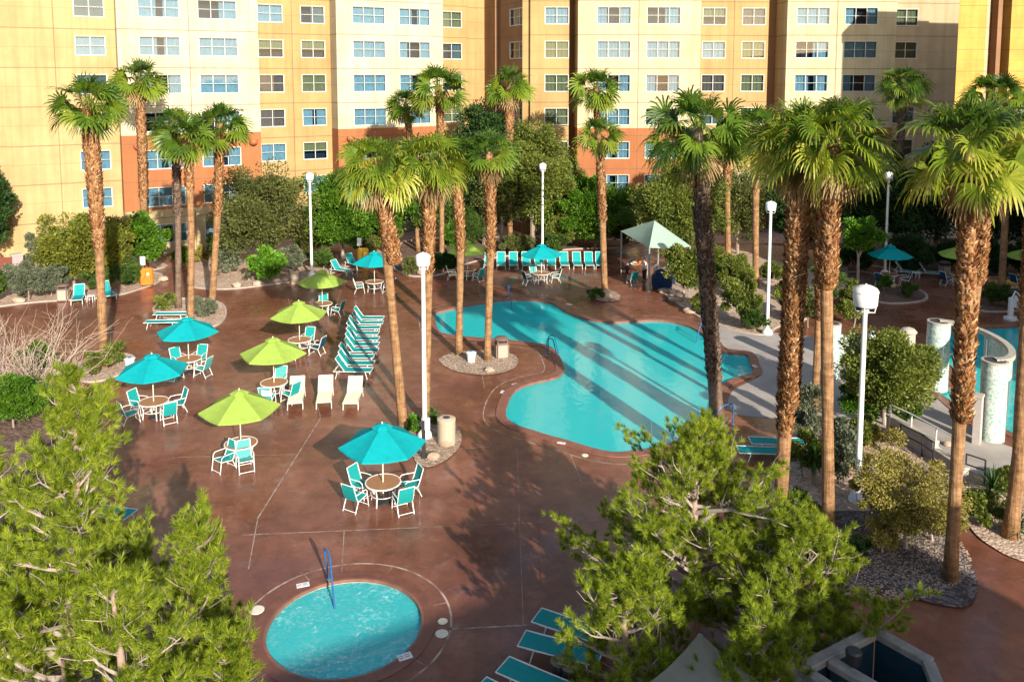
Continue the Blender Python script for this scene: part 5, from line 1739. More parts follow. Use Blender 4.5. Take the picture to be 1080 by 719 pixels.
# loose pebbles of the gravel bed: nobody could count them
rng = np.random.default_rng(77)
b = MB()
ico = [(0, 0, .6), (.9, 0, 0), (0, .8, 0), (-.85, 0, 0), (0, -.9, 0)]
V, T = [], []
def scatter(px0, py0, px1, py1, n, test):
    k = 0
    while k < n:
        x, y = px0 + rng.random() * (px1 - px0), py0 + rng.random() * (py1 - py0)
        if not test(x, y):
            continue
        g = G(x, y, 0.05)
        s = 0.025 + 0.035 * rng.random()
        a = rng.random() * 6.28
        ca, sa = math.cos(a), math.sin(a)
        o = 5 * len(V)
        V.append([(g.x + s * (vx * ca - vy * sa), g.y + s * (vx * sa + vy * ca), g.z + s * vz) for vx, vy, vz in ico])
        T.extend([(o, o + 1, o + 2), (o, o + 2, o + 3), (o, o + 3, o + 4), (o, o + 4, o + 1)])
        k += 1
scatter(860, 550, 1025, 638, 3000, lambda x, y: ((x - 940) / 84) ** 2 + ((y - 592) / 42) ** 2 < 1)
scatter(466, 372, 545, 394, 700, lambda x, y: ((x - 505) / 39) ** 2 + ((y - 382.5) / 10) ** 2 < 1)
pb = link('gravel_pebbles', mesh_np('gravel_pebbles', np.array(V).reshape(-1, 3), [np.array(T)], M['pebble'] if 'pebble' in M else M['rock']))
pb['kind'] = 'stuff'
tag(pb, 'loose grey and tan pebbles covering the gravel beds', 'gravel')

# ================================================================== FURNITURE
class Kit:
    def __init__(self, proto):
        self.p, self.used = proto, False
    def put(self, loc, rz, label, group):
        if not self.used:
            self.used = True
            self.p.location, self.p.rotation_euler = loc, (0, 0, rz)
            self.p['label'], self.p['group'] = label, group
            return self.p
        return dup(self.p, loc, rz, label, group)
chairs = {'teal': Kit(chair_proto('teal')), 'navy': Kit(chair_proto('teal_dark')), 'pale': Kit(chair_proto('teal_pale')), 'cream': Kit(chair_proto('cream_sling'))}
tables, umb_t, umb_l = Kit(table_proto()), Kit(umbrella_proto('teal_canopy')), Kit(umbrella_proto('lime_canopy'))
words = {'teal': 'teal', 'navy': 'dark blue', 'pale': 'faded teal', 'cream': 'cream'}
def side_word(a):
    return ['right', 'far right', 'far', 'far left', 'left', 'near left', 'near', 'near right'][int(((a % 360) + 22.5) // 45) % 8]
def dining(phrase, colour, px, py, seats, rot=0.0, short=None):
    """phrase names the umbrella; seats = [(angle, distance, turn, colour)]"""
    c = G(px, py, 0.72)
    c.z = 0
    (umb_t if colour == 'teal' else umb_l).put(c, R(rot), phrase, 'teal umbrellas' if colour == 'teal' else 'lime green umbrellas')
    tables.put(c, R(rot * 2), 'round brown patio table under the ' + short, 'round patio tables')
    seen = {}
    for ang, d, turn, col in seats:
        q = c + Vector((math.cos(R(ang)), math.sin(R(ang)), 0)) * d
        w = side_word(ang)
        chairs[col].put(q, R(ang + 90 + turn), '%s chair %s of the table under the %s' % (words[col], w, short), 'patio chairs')
dining('large teal umbrella nearest the spa, beside the round beige bin', 'teal', 404, 508, [(205, .95, 35, 'teal'), (150, .95, 0, 'teal'), (322, .95, -25, 'teal'), (28, .95, 0, 'teal')], 12, 'teal umbrella nearest the spa')
dining('teal umbrella at left nearest the foreground pine', 'teal', 162, 423, [(214, .95, 8, 'pale'), (150, .95, 10, 'teal'), (330, .95, -25, 'teal'), (38, .95, 0, 'teal')], 40, 'teal umbrella by the left pine')
dining('teal umbrella just in front of the flat loungers by the island bed', 'teal', 199, 378, [(140, .98, 0, 'teal'), (82, .98, 0, 'teal'), (330, .98, 15, 'pale'), (250, 1.0, 0, 'teal')], 4, 'teal umbrella by the island bed')
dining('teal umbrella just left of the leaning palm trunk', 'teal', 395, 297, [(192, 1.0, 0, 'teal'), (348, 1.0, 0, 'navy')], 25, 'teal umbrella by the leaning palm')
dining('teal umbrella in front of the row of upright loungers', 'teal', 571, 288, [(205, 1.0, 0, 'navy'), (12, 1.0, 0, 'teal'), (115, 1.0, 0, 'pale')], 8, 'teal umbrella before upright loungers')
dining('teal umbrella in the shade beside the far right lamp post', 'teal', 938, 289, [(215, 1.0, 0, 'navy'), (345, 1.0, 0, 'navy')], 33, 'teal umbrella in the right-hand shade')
dining('lime umbrella nearest the camera, left of the cream loungers', 'lime', 254, 467, [(237, .80, 175, 'teal'), (298, .80, 180, 'pale')], 18, 'nearest lime umbrella')
dining('lime umbrella whose table touches the first cream lounger', 'lime', 289, 403, [(92, 1.0, 0, 'pale'), (268, .95, 0, 'pale'), (330, 1.0, 0, 'teal')], 3, 'lime umbrella by the cream loungers')
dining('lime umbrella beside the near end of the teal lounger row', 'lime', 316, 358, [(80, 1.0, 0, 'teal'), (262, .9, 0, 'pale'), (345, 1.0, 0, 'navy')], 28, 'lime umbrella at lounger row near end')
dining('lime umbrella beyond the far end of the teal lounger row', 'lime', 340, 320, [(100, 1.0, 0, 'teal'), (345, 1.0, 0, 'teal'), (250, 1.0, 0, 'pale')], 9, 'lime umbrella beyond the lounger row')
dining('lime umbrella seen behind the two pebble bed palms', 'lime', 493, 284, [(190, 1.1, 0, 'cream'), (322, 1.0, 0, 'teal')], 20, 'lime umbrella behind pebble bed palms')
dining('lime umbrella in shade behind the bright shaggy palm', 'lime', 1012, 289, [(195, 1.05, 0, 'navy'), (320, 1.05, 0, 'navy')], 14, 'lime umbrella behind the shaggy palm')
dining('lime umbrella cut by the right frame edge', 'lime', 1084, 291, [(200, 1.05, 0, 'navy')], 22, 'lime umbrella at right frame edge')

LT = 'teal sun loungers'
l55, l0, l65, lc = Kit(lounger_proto('teal', 55)), Kit(lounger_proto('teal', 2)), Kit(lounger_proto('teal', 66)), Kit(lounger_proto('cream_sling', 48, 'cream_metal', True))
n = 10
ends = G(371, 397), G(385, 341)
ordn = ['nearest', 'second', 'third', 'fourth', 'fifth', 'sixth', 'seventh', 'eighth', 'ninth', 'farthest']
rnd = random.Random(4)
for i in range(n):
    p = ends[0].lerp(ends[1], i / (n - 1))
    l55.put(p + Vector((rnd.uniform(-.1, .1), 0, 0)), R(rnd.uniform(-3, 3)), '%s lounger of the teal row beside the lime umbrellas' % ordn[i] if 0 < i < 9 else '%s lounger of the teal row, with a raised back' % ordn[i], LT)
for i, x in enumerate((515.5, 528.5, 541.5, 555, 568.5, 581.5, 595, 608.5, 621, 632.5)):
    nm = ['first', 'second', 'third', 'fourth', 'fifth', 'sixth', 'seventh', 'eighth', 'ninth', 'last'][i]
    l65.put(G(x, 281.5), R(-90 + rnd.uniform(-4, 4)), 'teal upright lounger, %s from the left in the row along the back bed' % nm, 'teal upright loungers')
for i, (x, y, l) in enumerate([(313, 424, 'cream strap lounger nearest the lime umbrella table'), (343, 423, 'cream strap lounger in the middle of the three'), (373, 424, 'cream strap lounger at the right of the three, crossed by a shadow')]):
    lc.put(G(x, y), R((-80, -81, -88)[i]), l, 'cream loungers')
l55.put(G(83, 318), R(-70), 'teal lounger next to the square bin at far left', LT)
l55.put(G(113, 314), R(-48), 'teal lounger half hidden by the leftmost tall palm trunk', LT)
l0.put(G(173, 345), R(184), 'flat teal lounger beside the island bed, the nearer of two', LT)
l0.put(G(182, 336.5), R(182), 'flat teal lounger beside the island bed, the farther of two', LT)
l55.put(G(359, 289), R(-28), 'shaded teal lounger left of the yellow box', LT)
l55.put(G(373, 282), R(-42), 'shaded teal lounger nearest the yellow box', LT)
l0.put(G(110, 549), R(-14), 'teal lounger mostly hidden under the left pine', LT)
l0.put(G(806, 484), R(-4), 'teal lounger between the pine top and the shaggy palm', LT)
l0.put(G(818, 474), R(-4), 'second teal lounger behind the pine top near the shaggy palm', LT)
l55.put(G(955, 291), R(-28), 'teal lounger in the shade left of the white side table', LT)
l55.put(G(980, 292), R(-26), 'teal lounger in the shade right of the white side table', LT)
def flat_lounger(a, c, label):
    """a, c: photo pixels of the two end edges, at sling height"""
    p, q = G(*a, 0.36).xy, G(*c, 0.36).xy
    m = p + (q - p).normalized() * 1.0
    l0.put((m.x, m.y, 0), math.atan2((q - p).y, (q - p).x), label, LT)
flat_lounger((550.5, 672.5), (607, 687), 'long teal lounger in shade right of the spa')
flat_lounger((566, 648), (612, 663), 'teal lounger half covered by the pine, catching sun')
flat_lounger((530, 700), (582, 722), 'teal lounger at the bottom edge below the long one')
flat_lounger((505, 722), (558, 748), 'teal lounger cut by the bottom frame edge')
st = Kit(side_table_proto())
st.put(G(96, 318), 0.1, 'white side table between the two teal loungers at far left', 'white side tables')
st.put(G(966, 293), 0.2, 'white side table between the two shaded loungers at right', 'white side tables')
# round drum tables beside the bottom loungers
for x, y, l in ((590, 716, 'round brown drum table, left one beside the long teal lounger'), (601, 721, 'round brown drum table, right one beside the long teal lounger')):
    t = thing('drum_table', l, 'side table', G(x, y), 0, 'drum tables')
    b = MB(); b.lathe([(0.17, 0), (0.19, 0.04), (0.19, 0.42), (0.17, 0.46)], 20); smooth_angle(b.build('drum', M['dark_metal'], t), 35)
    b = MB(); b.lathe([(0.21, 0.455), (0.22, 0.47), (0.21, 0.495), (0.02, 0.50)], 24); smooth_angle(b.build('tabletop', M['brown_lid'], t), 35)
tw_ = MB(); tw_.box((0, 0, 0), (0.44, 0.035, 0.34))
c = G(291, 413, 0.8)
o = tw_.build('pool_towel', M['towel']); o.location = G(289, 403, 0.72) + Vector((0.05, -1.34, 0.06)); tag(o, 'white towel hung over the near chair by the cream loungers', 'towel')
lamps, lamps_small = Kit(lamp_proto()), Kit(lamp_proto(7.6, 0.72))
for x, y, l in [(329, 291, 'white lamp post left of the bright spreading tree'), (448, 461, 'white lamp post standing against the straight middle palm'), (572, 270, 'white lamp post behind the row of upright loungers'),
                (809, 352, 'white lamp post at the walkway corner left of the near palms'), (933, 289, 'white lamp post rising behind the right-hand teal umbrella'), (904, 529, 'nearest white lamp post in the khaki bed at right')]:
    (lamps if l.startswith('nearest') else lamps_small).put(G(x, y), 0.3, l, 'white lamp posts')
round_bin('tall round beige litter bin at the near mulch patch', 471, 468)
round_bin('small round beige planter-like bin at the bed kerb left of the lamp post', 311, 299, 0.85, 0.30)
square_bin('square stone-panelled bin with brown lid in the pebble bed', 529, 377, 0.25)
square_bin('square stone-panelled bin with brown lid near the left loungers', 67, 317, 0.2)
square_bin('grey square bin in the shade behind the loungers at right', 996, 291, 0.1)
bucket('white lidded bucket between the two pebble bed palms', 497, 382)
bucket('white bucket beside the leftmost bed and teal umbrella', 137, 386, 0.25, 0.42)
bucket('white bucket hidden at the foot of the leaning palm', 441, 452, 0.20, 0.45)

def pole_sign(label, px, py, h=1.75, w=0.42, sh=0.5):
    t = thing('notice_sign', label, 'sign', G(px, py), 0.1)
    b = MB(); b.tube([(0, 0, 0), (0, 0, h)], 0.035, 8); b.build('post', M['grey_metal'], t)
    b = MB(); b.bevbox((0, -0.05, h - sh / 2 + 0.05), (w, 0.03, sh), 0.01); p = b.build('panel', M['plastic_white'], t)
    b = MB(); b.box((0.0, -0.068, h - sh / 2 + 0.06), (w * 0.36, 0.004, sh * 0.30)); b.build('symbol', M['grey_metal'], p)
    return t
pole_sign('white notice sign on a grey post at the far left bed', 8, 312)
def float_box(label, px, py, mat, w=0.85, h=1.15):
    """brightly coloured rescue box on a stand, strap across, a white notice behind"""
    t = thing('rescue_box', label, 'rescue box', G(px, py), 0.12)
    b = MB(); b.bevbox((0, 0, 0.16 + h / 2), (w, 0.42, h), 0.12); smooth_angle(b.build('body', M[mat], t), 30)
    b = MB(); b.tube([(-w * 0.32, -0.225, 0.3), (-w * 0.05, -0.225, 0.75), (w * 0.05, -0.225, h + 0.05)], 0.014, 5); b.tube([(w * 0.30, -0.225, 0.35), (-w * 0.05, -0.225, 0.75)], 0.014, 5); b.build('strap', M['ink'], t)
    b = MB()
    for s in (-1, 1):
        b.tube([(s * w * 0.38, 0.1, 0), (s * w * 0.38, 0.1, 0.25)], 0.03, 6)
    b.build('stand', M['dark_metal'], t)
    b = MB(); b.tube([(-0.28, 0.24, 0.2), (-0.28, 0.24, h + 0.75)], 0.03, 6); b.build('post', M['grey_metal'], t)
    b = MB(); b.bevbox((-0.28, 0.2, h + 0.62), (0.34, 0.03, 0.62), 0.01); b.build('notice', M['plastic_white'], t)
    b = MB(); b.bevbox((w * 0.18, -0.216, h * 0.62 + 0.2), (0.16, 0.012, 0.16), 0.01); b.build('sticker', M['cream_metal'], t)
    return t
float_box('orange rescue box with a white notice at the path mouth', 155, 302, 'orange')
float_box('yellow rescue box with a white notice behind the teal umbrella', 383, 279, 'yellow')
# emergency call post at the near lamp
t = thing('call_post', 'black call post with a white box at the near palm foot', 'call post', G(447, 484))
b = MB(); b.box((0, 0, 0.75), (0.14, 0.14, 1.5)); b.build('post', M['dark_metal'], t)
b = MB(); b.bevbox((0.15, -0.03, 1.42), (0.20, 0.14, 0.46), 0.02); b.build('call_box', M['plastic_white'], t)

# ---- pool rails, lift, markers
def rail(label, pts, mat='blue_metal', r=0.028, double=0.0, name='pool_rail', dirn=None):
    t = thing(name, label, 'handrail', pts[0])
    base = Vector(pts[0])
    for k in ((0,) if not double else (-1, 1)):
        off = Vector(dirn or (0, 1, 0)) * double * k * 0.5
        q = [Vector(p) - base + off for p in pts]
        # round the corners
        out = [q[0]]
        for a, b_, c in zip(q[:-2], q[1:-1], q[2:]):
            l1, l2 = min(0.14, (b_ - a).length * .4), min(0.14, (c - b_).length * .4)
            p1, p2 = b_ + (a - b_).normalized() * l1, b_ + (c - b_).normalized() * l2
            out += [p1, p1 * .25 + b_ * .5 + p2 * .25, p2]
        out.append(q[-1])
        b = MB(); b.tube(out, r, 8); smooth_angle(b.build('rail', M[mat], t), 60)
        b = MB(); b.lathe([(0.07, 0), (0.07, 0.02), (0.035, 0.035)], 12, tuple(q[0] + Vector((0, 0, 0.035)))); b.build('flange', M['steel'], t)
    return t
up = lambda p, z: Vector((p.x, p.y, z))
a, c = G(347, 612.5), G(354, 643)
rail('blue handrail arching from the deck down into the round spa', [up(a, 0), up(a, 1.06) + Vector((-.12, -.05, 0)), up(a.lerp(c, .22), 1.02), up(c, -0.4)])
a, c = G(536, 315), G(541, 327)
rail('blue handrail at the far pool edge behind the pebble bed palms', [up(a, 0), up(a, 1.0), up(a.lerp(c, .2), 0.98), up(c, -0.35)])
a, c = G(577.5, 374), G(590, 372)
rail('blue pool ladder rails on the tip of the deck peninsula', [up(a, 0), up(a, 0.95), up(a.lerp(c, .5), 0.92), up(c, -0.5)], double=0.5, dirn=(0.2, 1, 0))
a, c = G(773, 448), G(727, 457)
rail('long blue handrail at the right pool steps under the dark palm', [up(a, 0), up(a, 0.95), up(a.lerp(c, .25), 0.92), up(c, -0.35)])
a, c = G(744, 356), G(733, 359)
rail('blue pool ladder rails beside the dark palm trunk', [up(a, 0), up(a, 0.9), up(a.lerp(c, .5), 0.88), up(c, -0.5)], double=0.5, dirn=(0.3, 1, 0))
a, c = G(1000, 391), G(1008, 386)
rail('pale steel ladder rail between the mosaic columns', [up(a, 0), up(a, 0.8), up(a.lerp(c, .5), 0.8), up(c, -0.4)], mat='steel')
t = thing('pool_lift', 'white and blue pool lift chair at the far edge of the right pool', 'pool lift', G(1067, 337), 0.2)
b = MB(); b.bevbox((0, 0, 0.09), (0.7, 0.6, 0.18), 0.03); b.build('base', M['plastic_white'], t)
b = MB(); b.bevbox((-0.1, 0, 0.75), (0.26, 0.24, 1.2), 0.03); b.build('mast', M['plastic_white'], t)
b = MB(); b.tube([(-0.1, 0, 1.25), (0.1, -0.05, 1.75), (0.45, -0.1, 1.45)], 0.05, 8); b.build('arm', M['plastic_white'], t)
b = MB(); b.bevbox((0.42, -0.12, 0.75), (0.48, 0.46, 0.07), 0.02); b.bevbox((0.42, 0.10, 1.10), (0.46, 0.06, 0.7), 0.02); b.build('seat', M['plastic_white'], t)
b = MB(); b.tube([(0.42, -0.3, 0.72), (0.45, -0.42, 0.3), (0.45, -0.55, 0.28)], 0.04, 6); b.build('footrest', M['blue_metal'], t)
def marker(label, px, py, rz=0.0, w=0.30, h=0.15, zt=0.036):
    t = thing('depth_marker', label, 'depth marker', G(px, py, zt), rz, 'depth marker tiles')
    b = MB(); b.box((0, 0, 0.004), (w, h, 0.012)); b.build('tile', M['plastic_white'], t)
    b = MB()
    ring = [(-w * 0.28 + h * 0.22 * math.cos(a), h * 0.22 * math.sin(a), 0.011) for a in np.linspace(0, 2 * math.pi, 17)]
    b.tube(ring, h * 0.022, 4, False); b.tube([ring[2], ring[10]], h * 0.02, 4, False); b.build('symbol', M['red'], t)
    b = MB()
    for k in range(2):
        b.box((w * 0.18, h * (0.18 - 0.32 * k), 0.0125), (w * 0.34, h * 0.06, 0.003))
    b.build('print', M['ink'], t)
for x, y, rz, w, h, l in [(319.5, 616.5, 0.35, .36, .2, 'white marker tile on the deck at the upper left of the spa'), (427, 692, 0.45, .36, .24, 'white marker tile on the deck at the lower right of the spa'),
                          (592, 467, -0.3, .34, .16, 'white marker tile on the near pool coping'), (530, 413, 1.3, .3, .16, 'white marker tile in the curve of the pool deck'), (543, 405, 0.6, .3, .16, 'white marker tile beside the peninsula'),
                          (796, 386, -1.3, .34, .18, 'white marker tile on the coping of the pool spur'), (1008, 402, -0.2, .34, .2, 'white marker tile on the red coping of the right pool'), (600, 321, -0.5, .4, .22, 'white marker tile on the far pool coping')]:
    marker(l, x, y, rz, w, h, 0.018 if 'spa' in l.split() else 0.036 if 'coping' in l else 0.006)
for i, (x, y, r, l) in enumerate([(467, 655, .13, 'small round skimmer lid right of the spa'), (466, 668, .17, 'larger round skimmer lid right of the spa'), (271, 643, .2, 'round skimmer lid left of the spa'), (617, 480, .13, 'round lid on the deck below the pool'), (543, 381, .16, 'round lid on the deck peninsula')]):
    b = MB(); b.lathe([(r, 0), (r, 0.012), (r * .9, 0.018), (0.01, 0.02)], 24)
    o = b.build('skimmer_lid', M['cream_metal']); o.location = G(x, y, 0.004); tag(o, l, 'lid', 'skimmer lids')

# ---- sage shade canopy with its corner posts
def shade(label, corners, rim, apex, mat, posts, name='shade_canopy', post_r=0.06):
    c0 = sum((Vector(c) for c in corners), Vector((0, 0))) / 4
    t = thing(name, label, 'shade canopy', (c0.x, c0.y, 0))
    b = MB()
    n = 6
    top = Vector((0, 0, apex))
    cs = [Vector((c[0] - c0.x, c[1] - c0.y, rim)) for c in corners]
    for i in range(4):
        a, d = cs[i], cs[(i + 1) % 4]
        vs, idx = [], {}
        for r_ in range(n + 1):
            for k in range(r_ + 1):
                f = r_ / n
                e = a.lerp(d, k / r_) if r_ else a
                p = top.lerp(e, f)
                sg = math.sin(math.pi * (k / r_ if r_ else 0)) * f
                p.z -= 0.22 * sg * math.sin(math.pi * min(f, .9)) + 0.05 * sg
                inw = (Vector((0, 0, rim)) - (a + d) / 2); inw.z = 0
                p += inw.normalized() * 0.18 * sg * f * f
                idx[r_, k] = len(vs); vs.append(p)
        fs = []
        for r_ in range(n):
            for k in range(r_ + 1):
                fs.append((idx[r_, k], idx[r_ + 1, k], idx[r_ + 1, k + 1]))
                if k < r_:
                    fs.append((idx[r_, k], idx[r_ + 1, k + 1], idx[r_, k + 1]))
        b.add(vs, fs)
    smooth_angle(b.build('canopy', M[mat], t), 20)
    for i in posts:
        b = MB(); b.tube([(cs[i].x * 0.97, cs[i].y * 0.97, 0), (cs[i].x * 0.97, cs[i].y * 0.97, rim)], post_r, 8); b.build('post', M['grey_metal'], t)
    b = MB()
    for i in range(4):
        b.tube([cs[i] * 0.97 + Vector((0, 0, 0.05)), top - Vector((0, 0, 0.06))], 0.03, 5)
    b.build('rafter', M['grey_metal'], t)
    return t
shade('sage green shade canopy over the towel station beyond the pool', [G(684, 308).xy, G(729, 260, 3.05).xy, G(729, 260, 3.05).xy + G(654, 286).xy - G(684, 308).xy, G(654, 286).xy], 3.05, 4.35, 'sage_canopy', range(4))
shade('beige shade canopy at the bottom edge under the broad pine', [tuple(G(738, 667, 2.6).xy + Vector(q)) for q in ((0, 0), (-2.9, -2.45), (-0.45, -5.35), (2.45, -2.9))], 2.6, 2.85, 'beige_canopy', range(4))
# towel station: table with boxes, chair, blue cart
t = thing('service_table', 'small table with papers under the sage canopy', 'table', G(672, 290), 0.3)
b = MB(); b.bevbox((0, 0, 0.86), (1.5, 0.8, 0.06), 0.02); b.build('tabletop', M['tabletop'], t)
for sx in (-1, 1):
    for sy in (-1, 1):
        b = MB(); b.box((sx * .66, sy * .32, 0.415), (0.06, 0.06, 0.83)); b.build('leg', M['grey_metal'], t)
b = MB(); b.bevbox((0, 0, 0), (0.5, 0.36, 0.16), 0.02); o = b.build('towel_stack', M['towel']); o.location = G(672, 290) + Vector((-0.35, -0.1, 0.97)); tag(o, 'small stack of white towels on the table under the sage canopy', 'towels')
b = MB(); b.bevbox((0, 0, 0), (0.42, 0.42, 0.22), 0.03); o = b.build('orange_carton', M['orange']); o.location = G(672, 290) + Vector((0.3, 0.0, 1.0)); tag(o, 'orange carton on the table under the sage canopy', 'carton')
chairs['teal'].put(G(667, 300), R(20), 'teal sling chair in front of the table under the sage canopy', 'patio chairs')
t = thing('laundry_cart', 'dark blue laundry cart beside the sage canopy post', 'cart', G(698, 304), 0.15)
b = MB()
n_ = 8
pr = [(0.55, 0.42, 0.16), (0.62, 0.48, 0.95), (0.60, 0.46, 0.97)]
b.bevbox((0, 0, 0.55), (1.25, 0.9, 0.78), 0.10); b.build('bin', M['navy'], t)
b = MB(); b.bevbox((0.05, 0.05, 1.10), (0.95, 0.66, 0.40), 0.16); b.build('linen_heap', M['navy'], t)
for sx in (-1, 1):
    for sy in (-1, 1):
        b = MB(); b.lathe([(0.07, -0.03), (0.08, 0), (0.07, 0.03)], 12); o = b.build('wheel', M['dark_metal'], t); o.location = (sx * .5, sy * .34, 0.08); o.rotation_euler = (R(90), 0, 0)
t = thing('laundry_cart', 'low dark blue laundry cart at the far side of the taller one', 'cart', G(706, 299), -0.2)
b = MB(); b.bevbox((0, 0, 0.45), (0.8, 0.7, 0.70), 0.10); b.build('bin', M['navy'], t)
for sx in (-1, 1):
    b = MB(); b.lathe([(0.07, -0.03), (0.08, 0), (0.07, 0.03)], 12); o = b.build('wheel', M['dark_metal'], t); o.location = (sx * .3, 0, 0.08); o.rotation_euler = (R(90), 0, 0)

# ---- people under the canopy
def skinned(name, joints, edges, mat, parent=None, root=0, sub=2):
    me = bpy.data.meshes.new(name)
    me.from_pydata([j[0] for j in joints], edges, [])
    o = link(name, me, parent)
    o.modifiers.new('skin', 'SKIN').use_smooth_shade = True
    for i, j in enumerate(joints):
        r = j[1]
        me.skin_vertices[0].data[i].radius = r if isinstance(r, tuple) else (r, r)
    me.skin_vertices[0].data[root].use_root = True
    s = o.modifiers.new('sub', 'SUBSURF'); s.levels = s.render_levels = sub
    me.materials.append(M[mat])
    return o
def person(label, loc, rz, bend, shirt, pants, hair, arms, stride=0.0):
    """facing +y; bend tips the trunk forward (degrees); arms = hand positions relative to the shoulders"""
    P = [((0, 0, .93), (.15, .11))]
    cb, sb = math.cos(R(bend)), math.sin(R(bend))
    tr = lambda x, y, z: (x, y * cb + (z - .93) * sb, .93 + (z - .93) * cb - y * sb)
    idx = {}
    def j(n, p, r):
        idx[n] = len(P); P.append((p, r)); return idx[n]
    E = []
    j('belly', tr(0, .01, 1.10), (.14, .10)); E.append((0, 1))
    j('chest', tr(0, .01, 1.32), (.165, .115)); E.append((1, 2))
    j('neck', tr(0, .0, 1.49), (.055, .055)); E.append((2, 3))
    hz = bend * 0.35
    j('jaw', tr(0, .03 + hz * .001, 1.57), (.065, .07)); E.append((3, 4))
    j('skull', tr(0, .015, 1.67), (.080, .092)); E.append((4, 5))
    j('crown', tr(0, .01, 1.74), (.060, .070)); E.append((5, 6))
    j('nose', tr(0, .135, 1.635), (.014, .014)); E.append((5, 7))
    for s, hand in zip((-1, 1), arms):
        sh = Vector(tr(s * .18, 0, 1.43))
        hd = sh + Vector(hand)
        el = sh.lerp(hd, .5) + Vector((s * .06, -.05, -.03))
        a = j('sh%d' % s, tuple(sh), .062); E.append((2, a))
        e = j('el%d' % s, tuple(el), .042); E.append((a, e))
        w = j('wr%d' % s, tuple(hd), .028); E.append((e, w))
        d = (hd - el).normalized()
        pl = j('pa%d' % s, tuple(hd + d * .07), (.042, .02)); E.append((w, pl))
        for q in range(4):
            f = j('f%d%d' % (s, q), tuple(hd + d * (.15 + .012 * (1.5 - abs(q - 1.5))) + Vector(((q - 1.5) * .02, 0, -.02))), .009); E.append((pl, f))
        th = j('t%d' % s, tuple(hd + d * .08 + Vector((-s * .05, .03, 0))), .010); E.append((w, th))
        k1 = s * stride
        h = j('hip%d' % s, (s * .09, 0, .86), .085); E.append((0, h))
        k = j('kn%d' % s, (s * .10, .03 + k1 * .3, .48), .060); E.append((h, k))
        an = j('an%d' % s, (s * .10, -.02 + k1 * .6, .09), .038); E.append((k, an))
        ft = j('ft%d' % s, (s * .11, .14 + k1 * .6, .045), .036); E.append((an, ft))
    t = skinned('person', P, E, 'skin')
    t.location, t.rotation_euler = loc, (0, 0, rz)
    tag(t, label, 'person')
    g = lambda n: P[idx[n]][0]
    big = lambda r, d=.016: (r[0] + d, r[1] + d) if isinstance(r, tuple) else r + d
    sj = [(P[0][0], big(P[0][1])), (g('belly'), big(P[1][1], .022)), (g('chest'), big(P[2][1], .022))]
    se = [(0, 1), (1, 2)]
    for s in (-1, 1):
        a, e = Vector(g('sh%d' % s)), Vector(g('el%d' % s))
        sj += [(tuple(a), .078), (tuple(a.lerp(e, .85)), .060)]
        se += [(2, len(sj) - 2), (len(sj) - 2, len(sj) - 1)]
    skinned('shirt', sj, se, shirt, t)
    pj, pe = [((0, 0, .95), (.165, .125))], []
    for s in (-1, 1):
        k, an = Vector(g('kn%d' % s)), Vector(g('an%d' % s))
        pj += [((s * .09, 0, .84), .105), (tuple(k), .075), (tuple(an + Vector((0, 0, .03))), .055)]
        m = len(pj)
        pe += [(0, m - 3), (m - 3, m - 2), (m - 2, m - 1)]
        skinned('shoe', [((an.x, an.y - .03, .05), .05), ((an.x, an.y + .08, .045), .048), ((an.x, an.y + .17, .04), .035)], [(0, 1), (1, 2)], 'ink', t, sub=1)
    skinned('trousers', pj, pe, pants, t)
    hj = [(tr(0, -.045, 1.60), .062), (tr(0, -.02, 1.69), (.086, .092)), (tr(0, .01, 1.755), (.066, .075))]
    skinned('hair', hj, [(0, 1), (1, 2)], hair, t)
    for s in (-1, 1):
        b = MB(); b.lathe([(.002, -.01), (.011, 0), (.002, .01)], 8); o = b.build('eye', M['ink'], t); o.location = tr(s * .033, .098, 1.665)
    return t
person('person in a grey top bending over the table under the sage canopy', G(661, 291.5), R(-75), 48, 'shirt_grey', 'trousers', 'grey_hair', [(-.05, .38, -.30), (.05, .36, -.28)])
person('person in a white shirt standing behind the table under the sage canopy', G(679.5, 297), R(120), 6, 'shirt_white', 'trousers', 'hair', [(-.06, .28, -.36), (.06, .30, -.34)])
person('person in a pale shirt standing by the blue carts', G(691, 301), R(-150), 10, 'shirt_white', 'navy', 'hair', [(-.08, .25, -.42), (.08, .25, -.40)], .12)

# ---- right-hand water feature: two mosaic columns carrying a curved weir
def column(label, px, py, r, h):
    g = G(px, py)
    t = thing('mosaic_column', label, 'column', g, 0, 'mosaic columns of the water feature')
    b = MB(); b.lathe([(r, 0), (r, h - 0.10)], 40); smooth_angle(b.build('shaft', M['mosaic'], t), 40)
    b = MB(); b.lathe([(r + 0.006, h - 0.10), (r + 0.012, h - 0.06), (r + 0.012, h), (r - 0.06, h + 0.01)], 40); smooth_angle(b.build('cap', M['cap_stone'], t), 30)
    b = MB(); b.lathe([(r - 0.09, h + 0.011), (0.02, h - 0.05)], 32); b.build('basin', M['ink'], t)
    return g, h
g1, h1 = column('pale mosaic column behind the feathery tree', 987, 410, 0.50, 3.25)
g2, h2 = column('pale mosaic column nearer the camera by the low wall', 1045, 462, 0.49, 3.25)
t = thing('curved_weir', 'curved stone weir arching between the two mosaic columns', 'water feature', g1)
b, bp, pts = MB(), MB(), []
for k in range(33):
    a = math.pi * (0.5 - k / 32)
    m = (g1 + g2) / 2
    ry = (g1 - g2).length / 2
    ax = (g1 - g2).normalized()
    sdv = Vector((-ax.y, ax.x, 0)) * (-1)
    p = m + ax * (ry * math.sin(a)) + sdv * (1.45 * math.cos(a))
    pts.append(p - g1)
